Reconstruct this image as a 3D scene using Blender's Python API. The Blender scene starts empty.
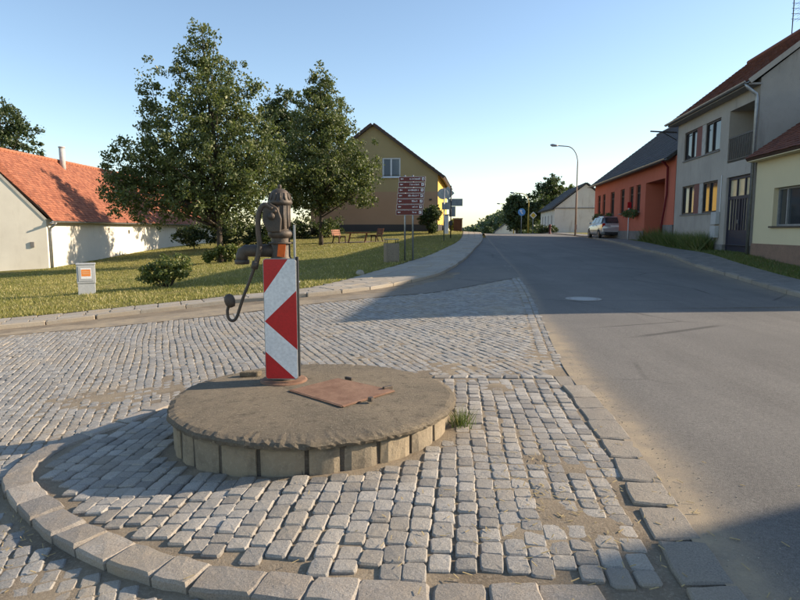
import bpy, bmesh, math, random
import numpy as np
from mathutils import Vector, Matrix
random.seed(7); rng = np.random.default_rng(7)
R = math.radians
scene = bpy.context.scene
COL = scene.collection
# ---------------------------------------------------------------- camera
cam_d = bpy.data.cameras.new('camera'); cam = bpy.data.objects.new('camera', cam_d); COL.objects.link(cam)
cam_d.sensor_width = 36.0; cam_d.lens = 36.0 * 604 / 800; cam_d.clip_start = .05; cam_d.clip_end = 6000
PITCH = math.atan(70 / 604.0)
cam.location = (0, 0, 1.5); cam.rotation_euler = (math.pi / 2 - PITCH, 0, 0)
scene.camera = cam
# ---------------------------------------------------------------- light
SUN_EL, SUN_AHEAD = R(22.5), R(9)          # sun to the right of the view, a little ahead
sdir = Vector((math.cos(SUN_EL) * math.cos(SUN_AHEAD), math.cos(SUN_EL) * math.sin(SUN_AHEAD), math.sin(SUN_EL)))
sl = bpy.data.lights.new('sun', 'SUN'); sun = bpy.data.objects.new('sun', sl); COL.objects.link(sun)
sl.energy = 5.0; sl.angle = R(.53); sl.color = (1.0, .84, .64)
sun.rotation_euler = sdir.to_track_quat('Z', 'Y').to_euler(); sun.location = (30, 5, 20)
world = bpy.data.worlds.new('World'); scene.world = world; world.use_nodes = True
wn = world.node_tree; bg = wn.nodes['Background']
sky = wn.nodes.new('ShaderNodeTexSky'); sky.sky_type = 'NISHITA'; sky.sun_disc = False
sky.sun_elevation = SUN_EL; sky.sun_rotation = math.pi / 2 - SUN_AHEAD
sky.altitude = 200; sky.air_density = 1.0; sky.dust_density = .35; sky.ozone_density = 1.2
wn.links.new(sky.outputs[0], bg.inputs[0]); bg.inputs[1].default_value = .127
vs = scene.view_settings; vs.view_transform = 'Standard'; vs.look = 'None'; vs.gamma = 1; vs.exposure = .85; vs.use_curve_mapping = False
# ---------------------------------------------------------------- terrain
CP=[(.4,4.7,0),(1.5,2.4,0),(1.6,5.2,0),(-1.7,4.5,-.15),(-2.5,4.2,-.20),(-.6,3.4,-.04),(-1.6,2.7,-.16),(-4,4.5,-.31),(-3,8,-.22),(-1,6.5,-.08),(.4,7.2,-.01),(2,8,.0),
(4,4,.02),(8,4,.04),(8.7,12.9,.08),(3.2,14.5,.1),(4,-1,0),(-4,0,-.33),(8,-4,0),
(-6.6,10,-.44),(-5.4,11,-.38),(-3.6,13,-.2),(-1.6,13.6,-.05),(-.2,15.4,.02),(1.25,18.4,.13),(2.3,22.8,.29),(3.6,29,.54),(5.8,42,.9),
(9.8,20.3,.31),(11,28,.56),(13.1,39.7,.84),(4.1,20,.28),(4.6,29,.56),(6.3,42,.88),(8.4,60,1.0),(15.5,60,1.03),(11,78,1.04),(17,72,1.1),
(12,21,.6),(13,29,.7),(15.3,48,.95),(12,14,.25),(14,4,.1),(20,21,.7),(22,48,1.0),(20,8,.2),
(-1,19.5,.10),(.2,23,.26),(2,29,.5),(5.3,46,1.05),(-2.3,14.3,-.06),(-8.8,30,-.12),(-5.1,40,.48),(-3,45,.74),(-8,52,1.3),(2,51,1.4),(-14,52,.6),
(-18.6,32,-.6),(-18.6,60,-.3),(-12,20,-.5),(-9,14.5,-.45),(-26,28,-.85),(-30,10,-1.1),(-12,6,-.62),(-12,0,-.66),(-30,-10,-1.2),
(5,60,1.15),(0,80,1.2),(-30,80,.3),(9,110,.2),(18,110,.3),(-2,110,.5),(40,20,.9),(40,60,1.2),(40,-10,.3),(40,110,0),(15,160,-3),(-30,150,-2.5),(50,160,-3),(-60,40,-1),(-60,100,-.5),(-60,-10,-1.5),(70,50,1),(5,-25,-.1),(30,-25,.2),(-30,-25,-1.2)]
CP=np.array(CP,float)
def U(r2):
    return 0.5*r2*np.log(r2+1e-9)
_n=len(CP)
_d=((CP[:,None,:2]-CP[None,:,:2])**2).sum(-1)
_A=np.zeros((_n+3,_n+3));_A[:_n,:_n]=U(_d)+np.eye(_n)*1.0
_A[:_n,_n]=1;_A[:_n,_n+1:]=CP[:,:2];_A[_n:,:_n]=_A[:_n,_n:].T
_W=np.linalg.solve(_A,np.r_[CP[:,2],0,0,0])
def T(x,y):
    x=np.asarray(x,float);y=np.asarray(y,float)
    xc=np.clip(x,-70,80);yc=np.clip(y,-30,170)
    out=_W[_n]+_W[_n+1]*xc+_W[_n+2]*yc
    for i in range(_n):
        out=out+_W[i]*U((xc-CP[i,0])**2+(yc-CP[i,1])**2)
    d=np.hypot(x-xc,y-yc)
    return out-np.minimum(d*.03,4)

def t1(x, y): return float(T(x, y))
def sstep(a, b, x):
    t = np.clip((np.asarray(x, float) - a) / (b - a), 0, 1); return t * t * (3 - 2 * t)
def fnoise(x, y, s, seed=0):
    x = np.asarray(x, float) / s; y = np.asarray(y, float) / s; r = np.random.default_rng(seed); o = 0
    for k in range(7):
        a = r.uniform(0, 6.28); fr = r.uniform(.6, 2.2) * 3; o = o + np.sin((x * math.cos(a) + y * math.sin(a)) * fr + r.uniform(0, 6.28) + 1.3 * np.sin((x * math.sin(a) - y * math.cos(a)) * fr * .7))
    return o / 7
def to_pixel(x, y, z):
    c, s = math.cos(PITCH), math.sin(PITCH); d = y * c - (z - 1.5) * s; up = y * s + (z - 1.5) * c
    return 400 + 604 * x / d, 300 - 604 * up / d
# ---------------------------------------------------------------- helpers
class MB:
    def __init__(s): s.v = []; s.f = []; s.m = []; s.mi = 0
    def add(s, vs_, fs):
        o = len(s.v); s.v += [tuple(p) for p in vs_]; s.f += [tuple(o + i for i in f) for f in fs]; s.m += [s.mi] * len(fs); return s
    def quad(s, a, b, c, d): return s.add([a, b, c, d], [(0, 1, 2, 3)])
    def box(s, x0, x1, y0, y1, z0, z1):
        return s.add([(x0,y0,z0),(x1,y0,z0),(x1,y1,z0),(x0,y1,z0),(x0,y0,z1),(x1,y0,z1),(x1,y1,z1),(x0,y1,z1)],
                     [(3,2,1,0),(4,5,6,7),(0,1,5,4),(1,2,6,5),(2,3,7,6),(3,0,4,7)])
    def obox(s, c, size, rz=0, rx=0, ry=0):
        m = Matrix.Translation(c) @ Matrix.Rotation(rz, 4, 'Z') @ Matrix.Rotation(ry, 4, 'Y') @ Matrix.Rotation(rx, 4, 'X'); h = [k / 2 for k in size]
        p = [m @ Vector((a*h[0], b*h[1], d*h[2])) for d in (-1, 1) for a, b in ((-1,-1),(1,-1),(1,1),(-1,1))]
        return s.add(p, [(3,2,1,0),(4,5,6,7),(0,1,5,4),(1,2,6,5),(2,3,7,6),(3,0,4,7)])
    def bar(s, a, b, w, h):
        a, b = Vector(a), Vector(b); d = (b - a).normalized(); u = d.cross(Vector((0,0,1)))
        if u.length < 1e-3: u = Vector((1,0,0))
        u.normalize(); n = u.cross(d); p = []
        for q in (a, b): p += [q - u*w/2 - n*h/2, q + u*w/2 - n*h/2, q + u*w/2 + n*h/2, q - u*w/2 + n*h/2]
        return s.add(p, [(0,1,2,3),(7,6,5,4),(0,4,5,1),(1,5,6,2),(2,6,7,3),(3,7,4,0)])
    def tube(s, pts, r, n=8, cap=True):
        pts = [Vector(p) for p in pts]; rr = r if isinstance(r, (list, tuple)) else [r] * len(pts); vs_ = []; fs = []; pu = None
        for i, p in enumerate(pts):
            d = (pts[min(i+1, len(pts)-1)] - pts[max(i-1, 0)]).normalized()
            if pu is None:
                u = d.cross(Vector((0,0,1)));
                if u.length < 1e-2: u = d.cross(Vector((0,1,0)))
            else: u = pu - d * pu.dot(d)
            u.normalize(); pu = u; w = d.cross(u)
            for k in range(n):
                a = 2*math.pi*k/n; vs_.append(p + (u*math.cos(a) + w*math.sin(a)) * rr[i])
        for i in range(len(pts)-1):
            for k in range(n): fs.append((i*n+k, i*n+(k+1) % n, (i+1)*n+(k+1) % n, (i+1)*n+k))
        if cap: fs.append(tuple(range(n-1, -1, -1))); fs.append(tuple((len(pts)-1)*n+k for k in range(n)))
        return s.add(vs_, fs)
    def lathe(s, prof, c=(0,0,0), n=24, axis=None):
        vs_ = []; fs = []; L = len(prof)
        for k in range(n):
            a = 2*math.pi*k/n
            for (r, z) in prof:
                p = Vector((r*math.cos(a), r*math.sin(a), z))
                if axis: p = axis @ p
                vs_.append(p + Vector(c))
        for k in range(n):
            for i in range(L-1): fs.append((k*L+i, ((k+1) % n)*L+i, ((k+1) % n)*L+i+1, k*L+i+1))
        return s.add(vs_, fs)
    def prism(s, poly, ext, f=None):
        n = len(poly); g = f or (lambda p: p); e = Vector(ext)
        vs_ = [Vector(g(p)) for p in poly]; vs_ += [p + e for p in vs_]
        return s.add(vs_, [tuple(range(n-1, -1, -1)), tuple(range(n, 2*n))] + [(i, (i+1) % n, n+(i+1) % n, n+i) for i in range(n)])
    def build(s, name, mats, parent=None, smooth=False, bevel=0, seg=2, recalc=True):
        me = bpy.data.meshes.new(name); me.from_pydata(s.v, [], s.f)
        mats = mats if isinstance(mats, (list, tuple)) else [mats]
        for m_ in mats: me.materials.append(m_)
        if len(mats) > 1: me.polygons.foreach_set('material_index', s.m)
        if recalc:
            b = bmesh.new(); b.from_mesh(me); bmesh.ops.recalc_face_normals(b, faces=b.faces); b.to_mesh(me); b.free()
        if smooth: me.polygons.foreach_set('use_smooth', [True] * len(me.polygons))
        o = bpy.data.objects.new(name, me); COL.objects.link(o)
        if parent: o.parent = parent
        if bevel:
            bv = o.modifiers.new('bevel', 'BEVEL'); bv.width = bevel; bv.segments = seg; bv.limit_method = 'ANGLE'
        return o
def np_mesh(name, V, F, mats, parent=None, attrs=None, smooth=False):
    """V (n,3); F (m,k) one face size; attrs {name: per-vertex float}"""
    me = bpy.data.meshes.new(name); V = np.ascontiguousarray(V, np.float32); F = np.ascontiguousarray(F, np.int32); m, k = F.shape
    me.vertices.add(len(V)); me.vertices.foreach_set('co', V.ravel())
    me.loops.add(m*k); me.loops.foreach_set('vertex_index', F.ravel())
    me.polygons.add(m); me.polygons.foreach_set('loop_start', np.arange(m, dtype=np.int32)*k)
    me.update(calc_edges=True)
    for nm, a in (attrs or {}).items():
        at = me.attributes.new(nm, 'FLOAT', 'POINT'); at.data.foreach_set('value', np.ascontiguousarray(a, np.float32))
    me.polygons.foreach_set('use_smooth', [bool(smooth)]*m)
    for q in (mats if isinstance(mats, (list, tuple)) else [mats]): me.materials.append(q)
    o = bpy.data.objects.new(name, me); COL.objects.link(o)
    if parent: o.parent = parent
    return o
def tag(o, label=None, cat=None, group=None, kind=None):
    if label: o['label'] = label
    if cat: o['category'] = cat
    if group: o['group'] = group
    if kind: o['kind'] = kind
    return o
def thing(name, label, cat, loc=(0,0,0), rz=0, group=None):
    o = bpy.data.objects.new(name, None); COL.objects.link(o); o.location = loc; o.rotation_euler = (0,0,rz); o.empty_display_size = .2
    return tag(o, label, cat, group)
# ---------------------------------------------------------------- materials
class NT:
    def __init__(s, name):
        s.m = bpy.data.materials.new(name); s.m.use_nodes = True; s.t = s.m.node_tree; s.p = s.t.nodes['Principled BSDF']; s.out = s.t.nodes['Material Output']
        s.pos = s.n('ShaderNodeNewGeometry').outputs['Position']
    def n(s, typ, **kw):
        q = s.t.nodes.new(typ)
        for k, v in kw.items(): setattr(q, k, v)
        return q
    def l(s, a, b): s.t.links.new(a, b); return s
    def setv(s, sock, v):
        if isinstance(v, bpy.types.NodeSocket): s.l(v, sock)
        elif isinstance(v, (tuple, list)): sock.default_value = tuple(v) + ((1,) if len(v) == 3 and len(sock.default_value) == 4 else ())
        else: sock.default_value = v
    def noise(s, scale, detail=4, rough=.55, vec=None, sc=None):
        q = s.n('ShaderNodeTexNoise'); q.inputs['Scale'].default_value = scale; q.inputs['Detail'].default_value = detail; q.inputs['Roughness'].default_value = rough
        v = vec or s.pos
        if sc:
            mp = s.n('ShaderNodeMapping'); mp.inputs['Scale'].default_value = sc; s.l(v, mp.inputs[0]); v = mp.outputs[0]
        s.l(v, q.inputs['Vector']); return q.outputs[0]
    def ramp(s, f, a, b, ca=0., cb=1.):
        q = s.n('ShaderNodeMapRange'); q.inputs[1].default_value = a; q.inputs[2].default_value = b; q.inputs[3].default_value = ca; q.inputs[4].default_value = cb; s.l(f, q.inputs[0]); return q.outputs[0]
    def mix(s, f, a, b, mode='MIX'):
        q = s.n('ShaderNodeMix', data_type='RGBA', blend_type=mode); s.setv(q.inputs[0], f); s.setv(q.inputs[6], a); s.setv(q.inputs[7], b); return q.outputs[2]
    def math(s, op, a, b=0.):
        q = s.n('ShaderNodeMath', operation=op); s.setv(q.inputs[0], a); s.setv(q.inputs[1], b); return q.outputs[0]
    def attr(s, name): return s.n('ShaderNodeAttribute', attribute_name=name).outputs['Fac']
    def orand(s): return s.n('ShaderNodeObjectInfo').outputs['Random']
    def bump(s, h, strength=.5, dist=.01):
        q = s.n('ShaderNodeBump'); q.inputs['Strength'].default_value = strength; q.inputs['Distance'].default_value = dist; s.l(h, q.inputs['Height']); s.l(q.outputs[0], s.p.inputs['Normal']); return s
    def done(s, col=None, rough=.7, metal=0., spec=.4):
        if col is not None: s.setv(s.p.inputs['Base Color'], col)
        s.setv(s.p.inputs['Roughness'], rough); s.setv(s.p.inputs['Metallic'], metal); s.p.inputs['Specular IOR Level'].default_value = spec; return s.m
def simple(name, c1, c2=None, rough=.7, scale=6, bump=.3, bscale=60, dist=.004, metal=0., spec=.35, lo=.35, hi=.65):
    k = NT(name); c2 = c2 or tuple(q * .75 for q in c1)
    f = k.ramp(k.noise(scale, 6, .62), lo, hi); col = k.mix(f, c1, c2)
    f2 = k.ramp(k.noise(scale * 9, 3), .3, .7, .86, 1.1); col = k.mix(1., col, f2, 'MULTIPLY')
    if bump: k.bump(k.noise(bscale, 5, .6), bump, dist)
    return k.done(col, rough, metal, spec)
def stained(name, c1, c2, stain, rough=.9, amount=.5, zscale=.25, bump=.35):
    """plaster: blotches, vertical streaks, fine roughcast"""
    k = NT(name); col = k.mix(k.ramp(k.noise(.7, 6, .65), .35, .7), c1, c2)
    st = k.noise(1.6, 6, .7, sc=(1, 1, zscale)); col = k.mix(k.ramp(st, .56, .78, 0, amount), col, stain)
    sp = k.noise(9, 5, .7); col = k.mix(k.ramp(sp, .62, .75, 0, amount * .6), col, stain)
    k.bump(k.noise(45, 5, .65), bump, .008); return k.done(col, rough, 0, .2)
def sett_mat(name, src, a, b, c, sandy=0.3):
    k = NT(name); r = k.orand() if src == 'obj' else k.attr('tint')
    col = k.mix(r, a, b); col = k.mix(k.ramp(k.noise(7, 5), .4, .75, 0, .55), col, c)
    col = k.mix(k.ramp(k.noise(140, 3, .7), .3, .7, 0, 1), k.mix(1., col, (.62,.62,.62), 'MULTIPLY'), k.mix(1., col, (1.22,1.22,1.22), 'MULTIPLY'))
    dust = k.ramp(k.noise(1.3, 5, .6), .45, .7, 0, sandy); col = k.mix(dust, col, (.40,.32,.22))
    k.bump(k.noise(42, 7, .75), .9, .012); return k.done(col, .86, 0, .3)
SETT_O = sett_mat('granite_sett_single', 'obj', (.23,.215,.195), (.46,.425,.375), (.35,.31,.25), .45)
SETT_J = sett_mat('granite_sett_joined', 'attr', (.23,.215,.195), (.46,.425,.375), (.35,.31,.25), .45)
STREET_O = sett_mat('street_sett_single', 'obj', (.26,.25,.235), (.42,.40,.365), (.32,.28,.22), .55)
STREET_J = sett_mat('street_sett_joined', 'attr', (.26,.25,.235), (.42,.40,.365), (.32,.28,.22), .55)
KERB = sett_mat('granite_kerb', 'obj', (.27,.245,.215), (.46,.41,.35), (.34,.265,.185), .6)
KERBG = sett_mat('sandstone_kerb', 'obj', (.27,.24,.20), (.36,.315,.255), (.25,.215,.175), .3)
KERBC = sett_mat('concrete_kerb', 'obj', (.32,.285,.235), (.42,.37,.30), (.35,.28,.20), .75)
SLAB_O = sett_mat('concrete_slab_single', 'obj', (.36,.325,.275), (.45,.40,.33), (.38,.31,.22), .75)
SLAB_J = sett_mat('concrete_slab_joined', 'attr', (.36,.325,.275), (.45,.40,.33), (.38,.31,.22), .75)
def mk_sand():
    k = NT('sandy_dirt'); col = k.mix(k.ramp(k.noise(2.2, 6), .35, .65), (.31,.25,.175), (.20,.16,.115))
    col = k.mix(k.ramp(k.noise(60, 4, .7), .5, .75, 0, .7), col, (.44,.37,.28)); col = k.mix(k.ramp(k.noise(25, 4, .7), .6, .72, 0, .6), col, (.12,.09,.06))
    k.bump(k.noise(70, 6, .75), .8, .015); return k.done(col, .95, 0, .1)
SAND = mk_sand()
def mk_asphalt():
    k = NT('asphalt'); c = k.mix(k.ramp(k.noise(.5, 5, .6), .35, .7), (.150,.141,.130), (.19,.178,.162))
    c = k.mix(k.ramp(k.noise(1.0, 4, .6, sc=(1.6, .12, 1)), .48, .68, 0, .5), c, (.118,.110,.10))       # tyre tracks along the road
    c = k.mix(k.ramp(k.noise(.9, 5, .65, sc=(.9, .3, 1)), .62, .72, 0, .6), c, (.215,.20,.18))             # worn pale patches
    g = k.noise(190, 2, .8); c = k.mix(k.ramp(g, .35, .68), k.mix(1., c, (.58,.58,.58), 'MULTIPLY'), k.mix(1., c, (1.42,1.40,1.36), 'MULTIPLY'))
    g2 = k.noise(48, 3, .8); c = k.mix(k.ramp(g2, .32, .68), k.mix(1., c, (.74,.74,.74), 'MULTIPLY'), k.mix(1., c, (1.25,1.24,1.22), 'MULTIPLY'))
    v = k.n('ShaderNodeTexVoronoi', feature='DISTANCE_TO_EDGE'); v.inputs['Scale'].default_value = .33; k.l(k.mix(.12, k.pos, k.n('ShaderNodeTexNoise').outputs[1]), v.inputs['Vector'])
    crack = k.math('MULTIPLY', k.ramp(v.outputs[0], .004, .010, 1, 0), k.ramp(k.noise(.35, 2), .5, .6, 0, .7)); c = k.mix(crack, c, (.05,.046,.042))
    s = k.math('MULTIPLY', k.attr('sand'), k.ramp(k.noise(3.5, 6, .65), .25, .62, .25, 1.)); c = k.mix(s, c, k.mix(k.noise(80, 3, .7), (.30,.235,.15), (.46,.36,.24)))
    k.bump(k.noise(150, 4, .75), .7, .009); return k.done(c, .86, 0, .35)
ASPHALT = mk_asphalt()
def mk_grass_ground():
    k = NT('lawn_soil'); c = k.mix(k.ramp(k.noise(.45, 6, .65), .35, .68), (.19,.18,.05), (.31,.25,.095))
    c = k.mix(k.ramp(k.noise(5, 6, .7), .45, .65, 0, .8), c, (.13,.145,.04)); c = k.mix(k.ramp(k.noise(35, 4, .7), .45, .68, 0, .65), c, (.27,.225,.095))
    k.bump(k.noise(30, 6, .8), 1., .06); return k.done(c, .95, 0, .1)
LAWN = mk_grass_ground()
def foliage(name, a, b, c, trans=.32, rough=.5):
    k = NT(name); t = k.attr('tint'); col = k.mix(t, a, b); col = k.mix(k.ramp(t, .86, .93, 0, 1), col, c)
    k.done(col, rough, 0, .45); tr = k.n('ShaderNodeBsdfTranslucent'); k.l(k.mix(1., col, (1.25,1.35,.7), 'MULTIPLY'), tr.inputs[0])
    mx = k.n('ShaderNodeMixShader'); mx.inputs[0].default_value = trans; k.l(k.p.outputs[0], mx.inputs[1]); k.l(tr.outputs[0], mx.inputs[2]); k.l(mx.outputs[0], k.out.inputs[0]); return k.m
LEAF = foliage('linden_leaf', (.050,.074,.022), (.145,.165,.055), (.32,.31,.15))
LEAF_D = foliage('dark_leaf', (.028,.048,.015), (.07,.095,.03), (.13,.14,.05))
LEAF_F = foliage('far_leaf', (.05,.075,.035), (.10,.13,.065), (.15,.17,.09))
LEAF_Y = foliage('shrub_leaf', (.07,.10,.022), (.16,.18,.05), (.28,.26,.10))
BLADE = foliage('grass_blade', (.15,.165,.035), (.36,.31,.10), (.58,.47,.23), .3)
BLADE_S = foliage('verge_grass_blade', (.06,.10,.02), (.15,.18,.05), (.28,.25,.11), .25)
BARK = simple('bark', (.11,.085,.062), (.05,.04,.032), .95, 5, .9, 25, .03)
CONC = None
def mk_conc():
    k = NT('weathered_concrete'); c = k.mix(k.ramp(k.noise(1.7, 7, .65), .35, .68), (.30,.245,.175), (.19,.16,.12))
    c = k.mix(k.ramp(k.noise(11, 6, .75), .52, .66, 0, .7), c, (.11,.092,.07)); c = k.mix(k.ramp(k.noise(55, 4, .85), .56, .66, 0, .85), c, (.44,.38,.28)); c = k.mix(k.ramp(k.noise(60, 3, .8), .30, .40, .6, 0), c, (.10,.085,.066))
    k.bump(k.noise(45, 8, .85), 1., .03); return k.done(c, .93, 0, .2)
CONC = mk_conc()
def mk_block():
    k = NT('platform_stone'); c = k.mix(k.orand(), (.33,.265,.18), (.26,.215,.155)); c = k.mix(k.ramp(k.noise(5, 6, .7), .46, .68, 0, .7), c, (.15,.125,.095)); c = k.mix(k.ramp(k.noise(38, 5, .75), .5, .7, 0, .6), c, (.38,.32,.235))
    k.bump(k.noise(32, 6, .75), .8, .012); return k.done(c, .93, 0, .2)
BLOCK = mk_block()
MORTAR = simple('mossy_mortar', (.13,.105,.08), (.07,.06,.048), .95, 7, .9, 45, .02)
RUST = simple('rusty_iron', (.29,.175,.115), (.20,.11,.07), .85, 7, .5, 60, .004, .35, .4)
IRON = simple('cast_iron', (.070,.062,.055), (.125,.092,.066), .62, 9, .5, 70, .004, .45, .5)
SIGNRED = simple('sign_red', (.52,.012,.020), (.46,.012,.018), .32, 8, .05, 40, .001, 0, .5)
SIGNWHITE = simple('sign_white', (.80,.80,.79), (.72,.72,.72), .32, 5, .05, 40, .001, 0, .5)
ORANGE = simple('orange_sticker', (.88,.15,.015), (.75,.12,.015), .5, 30, 0)
GALV = simple('galvanised_steel', (.36,.37,.38), (.26,.27,.28), .45, 6, .1, 40, .001, .75, .5)
GREYM = simple('grey_metal', (.30,.31,.31), (.22,.23,.235), .5, 6, .1, 40, .001, .3, .5)
DARKM = simple('dark_metal', (.035,.033,.032), (.055,.05,.045), .5, 8, .1, 60, .001, .4, .5)
WHITEP = stained('white_plaster', (.80,.74,.62), (.72,.66,.55), (.50,.44,.35), amount=.35)
OLIVE = stained('olive_plaster', (.42,.32,.165), (.39,.295,.15), (.32,.24,.13), amount=.2)
OLIVE2 = stained('tan_plaster', (.44,.275,.17), (.41,.255,.155), (.34,.21,.13), amount=.2)
YELLOWW = stained('ochre_plaster', (.62,.42,.10), (.58,.39,.09), (.5,.33,.08), amount=.2)
DARKPL = stained('dark_plinth', (.085,.075,.07), (.07,.063,.06), (.05,.045,.04), amount=.3)
GREYP = stained('grey_plaster', (.43,.385,.335), (.345,.31,.27), (.21,.19,.17), amount=.75, zscale=.18, bump=.6)
GREYP2 = stained('grey_rough_plaster', (.38,.345,.31), (.31,.285,.255), (.12,.11,.10), amount=.7, zscale=.18, bump=.8)
REDP = stained('red_plaster', (.54,.155,.095), (.49,.14,.085), (.38,.11,.07), amount=.3)
CREAMP = stained('cream_plaster', (.66,.56,.36), (.62,.53,.34), (.52,.44,.29), amount=.2)
FARWHITE = stained('aged_white_plaster', (.66,.61,.53), (.58,.53,.46), (.33,.26,.18), amount=.75)
BROWNPL = simple('brown_plinth', (.27,.17,.12), (.22,.14,.10), .9, 5, .4)
GREYPL = simple('grey_plinth', (.24,.225,.21), (.17,.16,.15), .9, 5, .5)
def tile_mat(name, a, b, c):
    k = NT(name); col = k.mix(k.attr('tint'), a, b); col = k.mix(k.ramp(k.noise(3.5, 6, .7), .55, .72, 0, .7), col, c)
    k.bump(k.noise(60, 4), .3, .005); return k.done(col, .85, 0, .25)
TILE_R = tile_mat('clay_tile', (.38,.145,.08), (.23,.08,.048), (.18,.105,.075))
TILE_B = tile_mat('old_brown_tile', (.20,.078,.052), (.125,.052,.04), (.09,.055,.045))
TILE_G = tile_mat('slate_shingle', (.085,.084,.088), (.058,.058,.062), (.12,.115,.11))
GLASS = NT('window_glass').done((.035,.042,.05), .06, 0, .8)
CURTAIN = simple('curtain', (.42,.44,.45), (.30,.32,.34), .9, 3, .2, 8, .02)
WFRAME = simple('white_frame', (.72,.73,.74), (.66,.67,.68), .45, 8, .05)
BFRAME = simple('dark_frame', (.045,.032,.026), (.03,.022,.018), .55, 10, .15)
PANELBR = simple('brown_red_panel', (.21,.075,.062), (.16,.06,.05), .7, 5, .2)
DOORBLUE = simple('dark_blue_door_paint', (.022,.024,.045), (.03,.028,.04), .55, 8, .2)
FROST = simple('frosted_pane', (.66,.55,.35), (.52,.45,.30), .25, 5, .05)
WOODBR = simple('red_brown_wood', (.30,.12,.06), (.21,.08,.042), .65, 8, .4, 30, .004)
WOODDK = simple('dark_brown_wood', (.085,.045,.03), (.055,.03,.022), .75, 8, .4, 30, .004)
SIGNBR = simple('brown_sign', (.155,.022,.018), (.135,.02,.016), .4, 8, 0)
SIGNBLUE = simple('blue_sign', (.10,.30,.62), (.09,.28,.58), .4, 8, 0)
SIGNYEL = simple('yellow_sign', (.70,.48,.06), (.65,.44,.05), .4, 8, 0)
YPOLE = simple('ochre_pole_paint', (.50,.33,.05), (.42,.27,.045), .55, 6, .1)
CABPL = simple('cabinet_plastic', (.46,.465,.46), (.40,.405,.40), .6, 6, .15)
SILVER = simple('silver_car_paint', (.50,.52,.54), (.47,.49,.51), .28, 3, 0, metal=.55, spec=.5)
TYRE = simple('tyre_rubber', (.022,.022,.022), (.03,.03,.03), .85, 12, .2)
REDLENS = simple('red_lens', (.42,.015,.012), (.36,.012,.01), .2, 8, 0)
BLACKP = simple('black_plastic', (.02,.02,.021), (.028,.028,.028), .55, 9, .1)
ROCK = simple('pale_rock', (.42,.37,.29), (.30,.26,.20), .9, 9, .7, 40, .01)
AGG = simple('exposed_aggregate', (.34,.27,.19), (.20,.16,.12), .95, 40, .9, 60, .012)
STRAW = simple('dry_straw', (.50,.38,.19), (.36,.27,.13), .9, 20, 0)
HOSE = simple('dark_red_pipe_paint', (.16,.012,.018), (.13,.012,.016), .5, 8, .05)
# ================================================================ ground, roads, pavements
def cr(pts, n=12):
    P = [np.array(p, float) for p in pts]; P = [2*P[0]-P[1]] + P + [2*P[-1]-P[-2]]; o = []
    for i in range(1, len(P)-2):
        for k in range(n):
            t = k/n; a, b, c, d = P[i-1:i+3]
            o.append(.5*((2*b)+(c-a)*t+(2*a-5*b+4*c-d)*t*t+(-a+3*b-3*c+d)*t**3))
    o.append(P[-2]); return np.array(o)
def resample(P, step):
    d = np.r_[0, np.cumsum(np.hypot(*np.diff(P, axis=0).T))]; n = max(2, int(d[-1]/step)+1); s = np.linspace(0, d[-1], n)
    return np.c_[np.interp(s, d, P[:, 0]), np.interp(s, d, P[:, 1])]
LK = cr([(-22,4.5),(-14,8.6),(-10,10.7),(-7.93,11.83),(-6.74,12.5),(-5.64,13.1),(-3.96,13.75),(-1.9,14.2),(-.26,15.67),(1.22,18.45),(2.35,22.9),(3.55,29.1),(5.7,42),(7.5,58),(9.3,77),(10.3,110)])
GE = cr([(-22,5.8),(-14,9.75),(-10.4,11.75),(-8.57,12.8),(-7.07,13.45),(-5.75,14.0),(-4,14.65),(-2.5,15.25),(-1.65,16.9),(-.95,19.0),(0,21.6),(1.87,28.3),(4.2,42),(5.9,58),(7.7,77),(8.7,110)])
RL = cr([(1.1,-4),(1.44,2.32),(1.64,3.97),(1.81,6.11),(2.01,7.48),(2.42,9.95),(3.08,14.2),(3.66,19.2),(4.62,28.9),(6.3,44),(7.9,58),(9.7,77),(10.9,110),(12,150)])
RK = cr([(8.75,11.2),(8.5,12.68),(9.02,16),(9.79,20.4),(11.16,28.2),(13.19,40),(15,52),(17.2,70),(18.5,85),(20,110),(22,150)])
RS = cr([(9.95,12.4),(9.9,14.8),(10.75,19.2),(11.5,23.5),(12.4,28.6),(14.2,38.5),(16.4,52),(18.7,70),(20,85),(21.5,110),(23.5,150)])
fx = lambda P: (lambda y: np.interp(y, P[:, 1], P[:, 0]))
xLK, xGE, xRL, xRK, xRS = map(fx, (LK, GE, RL, RK, RS))
def rows(name, ys, xl, xr, nx, dz, mat, attrs=None, pw=1., parent=None):
    ys = np.asarray(ys, float); t = np.linspace(0, 1, nx)**pw; L = np.array([float(xl(y)) for y in ys]); Rr = np.array([float(xr(y)) for y in ys])
    X = L[:, None] + (Rr-L)[:, None]*t; Y = np.repeat(ys[:, None], nx, 1); Z = T(X, Y) + dz(X, Y)
    i = np.arange(len(ys)-1)[:, None]*nx + np.arange(nx-1); F = np.stack([i, i+1, i+nx+1, i+nx], -1).reshape(-1, 4)
    return np_mesh(name, np.c_[X.ravel(), Y.ravel(), Z.ravel()], F, mat, parent, {k: f(X, Y).ravel() for k, f in (attrs or {}).items()}, True)
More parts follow.
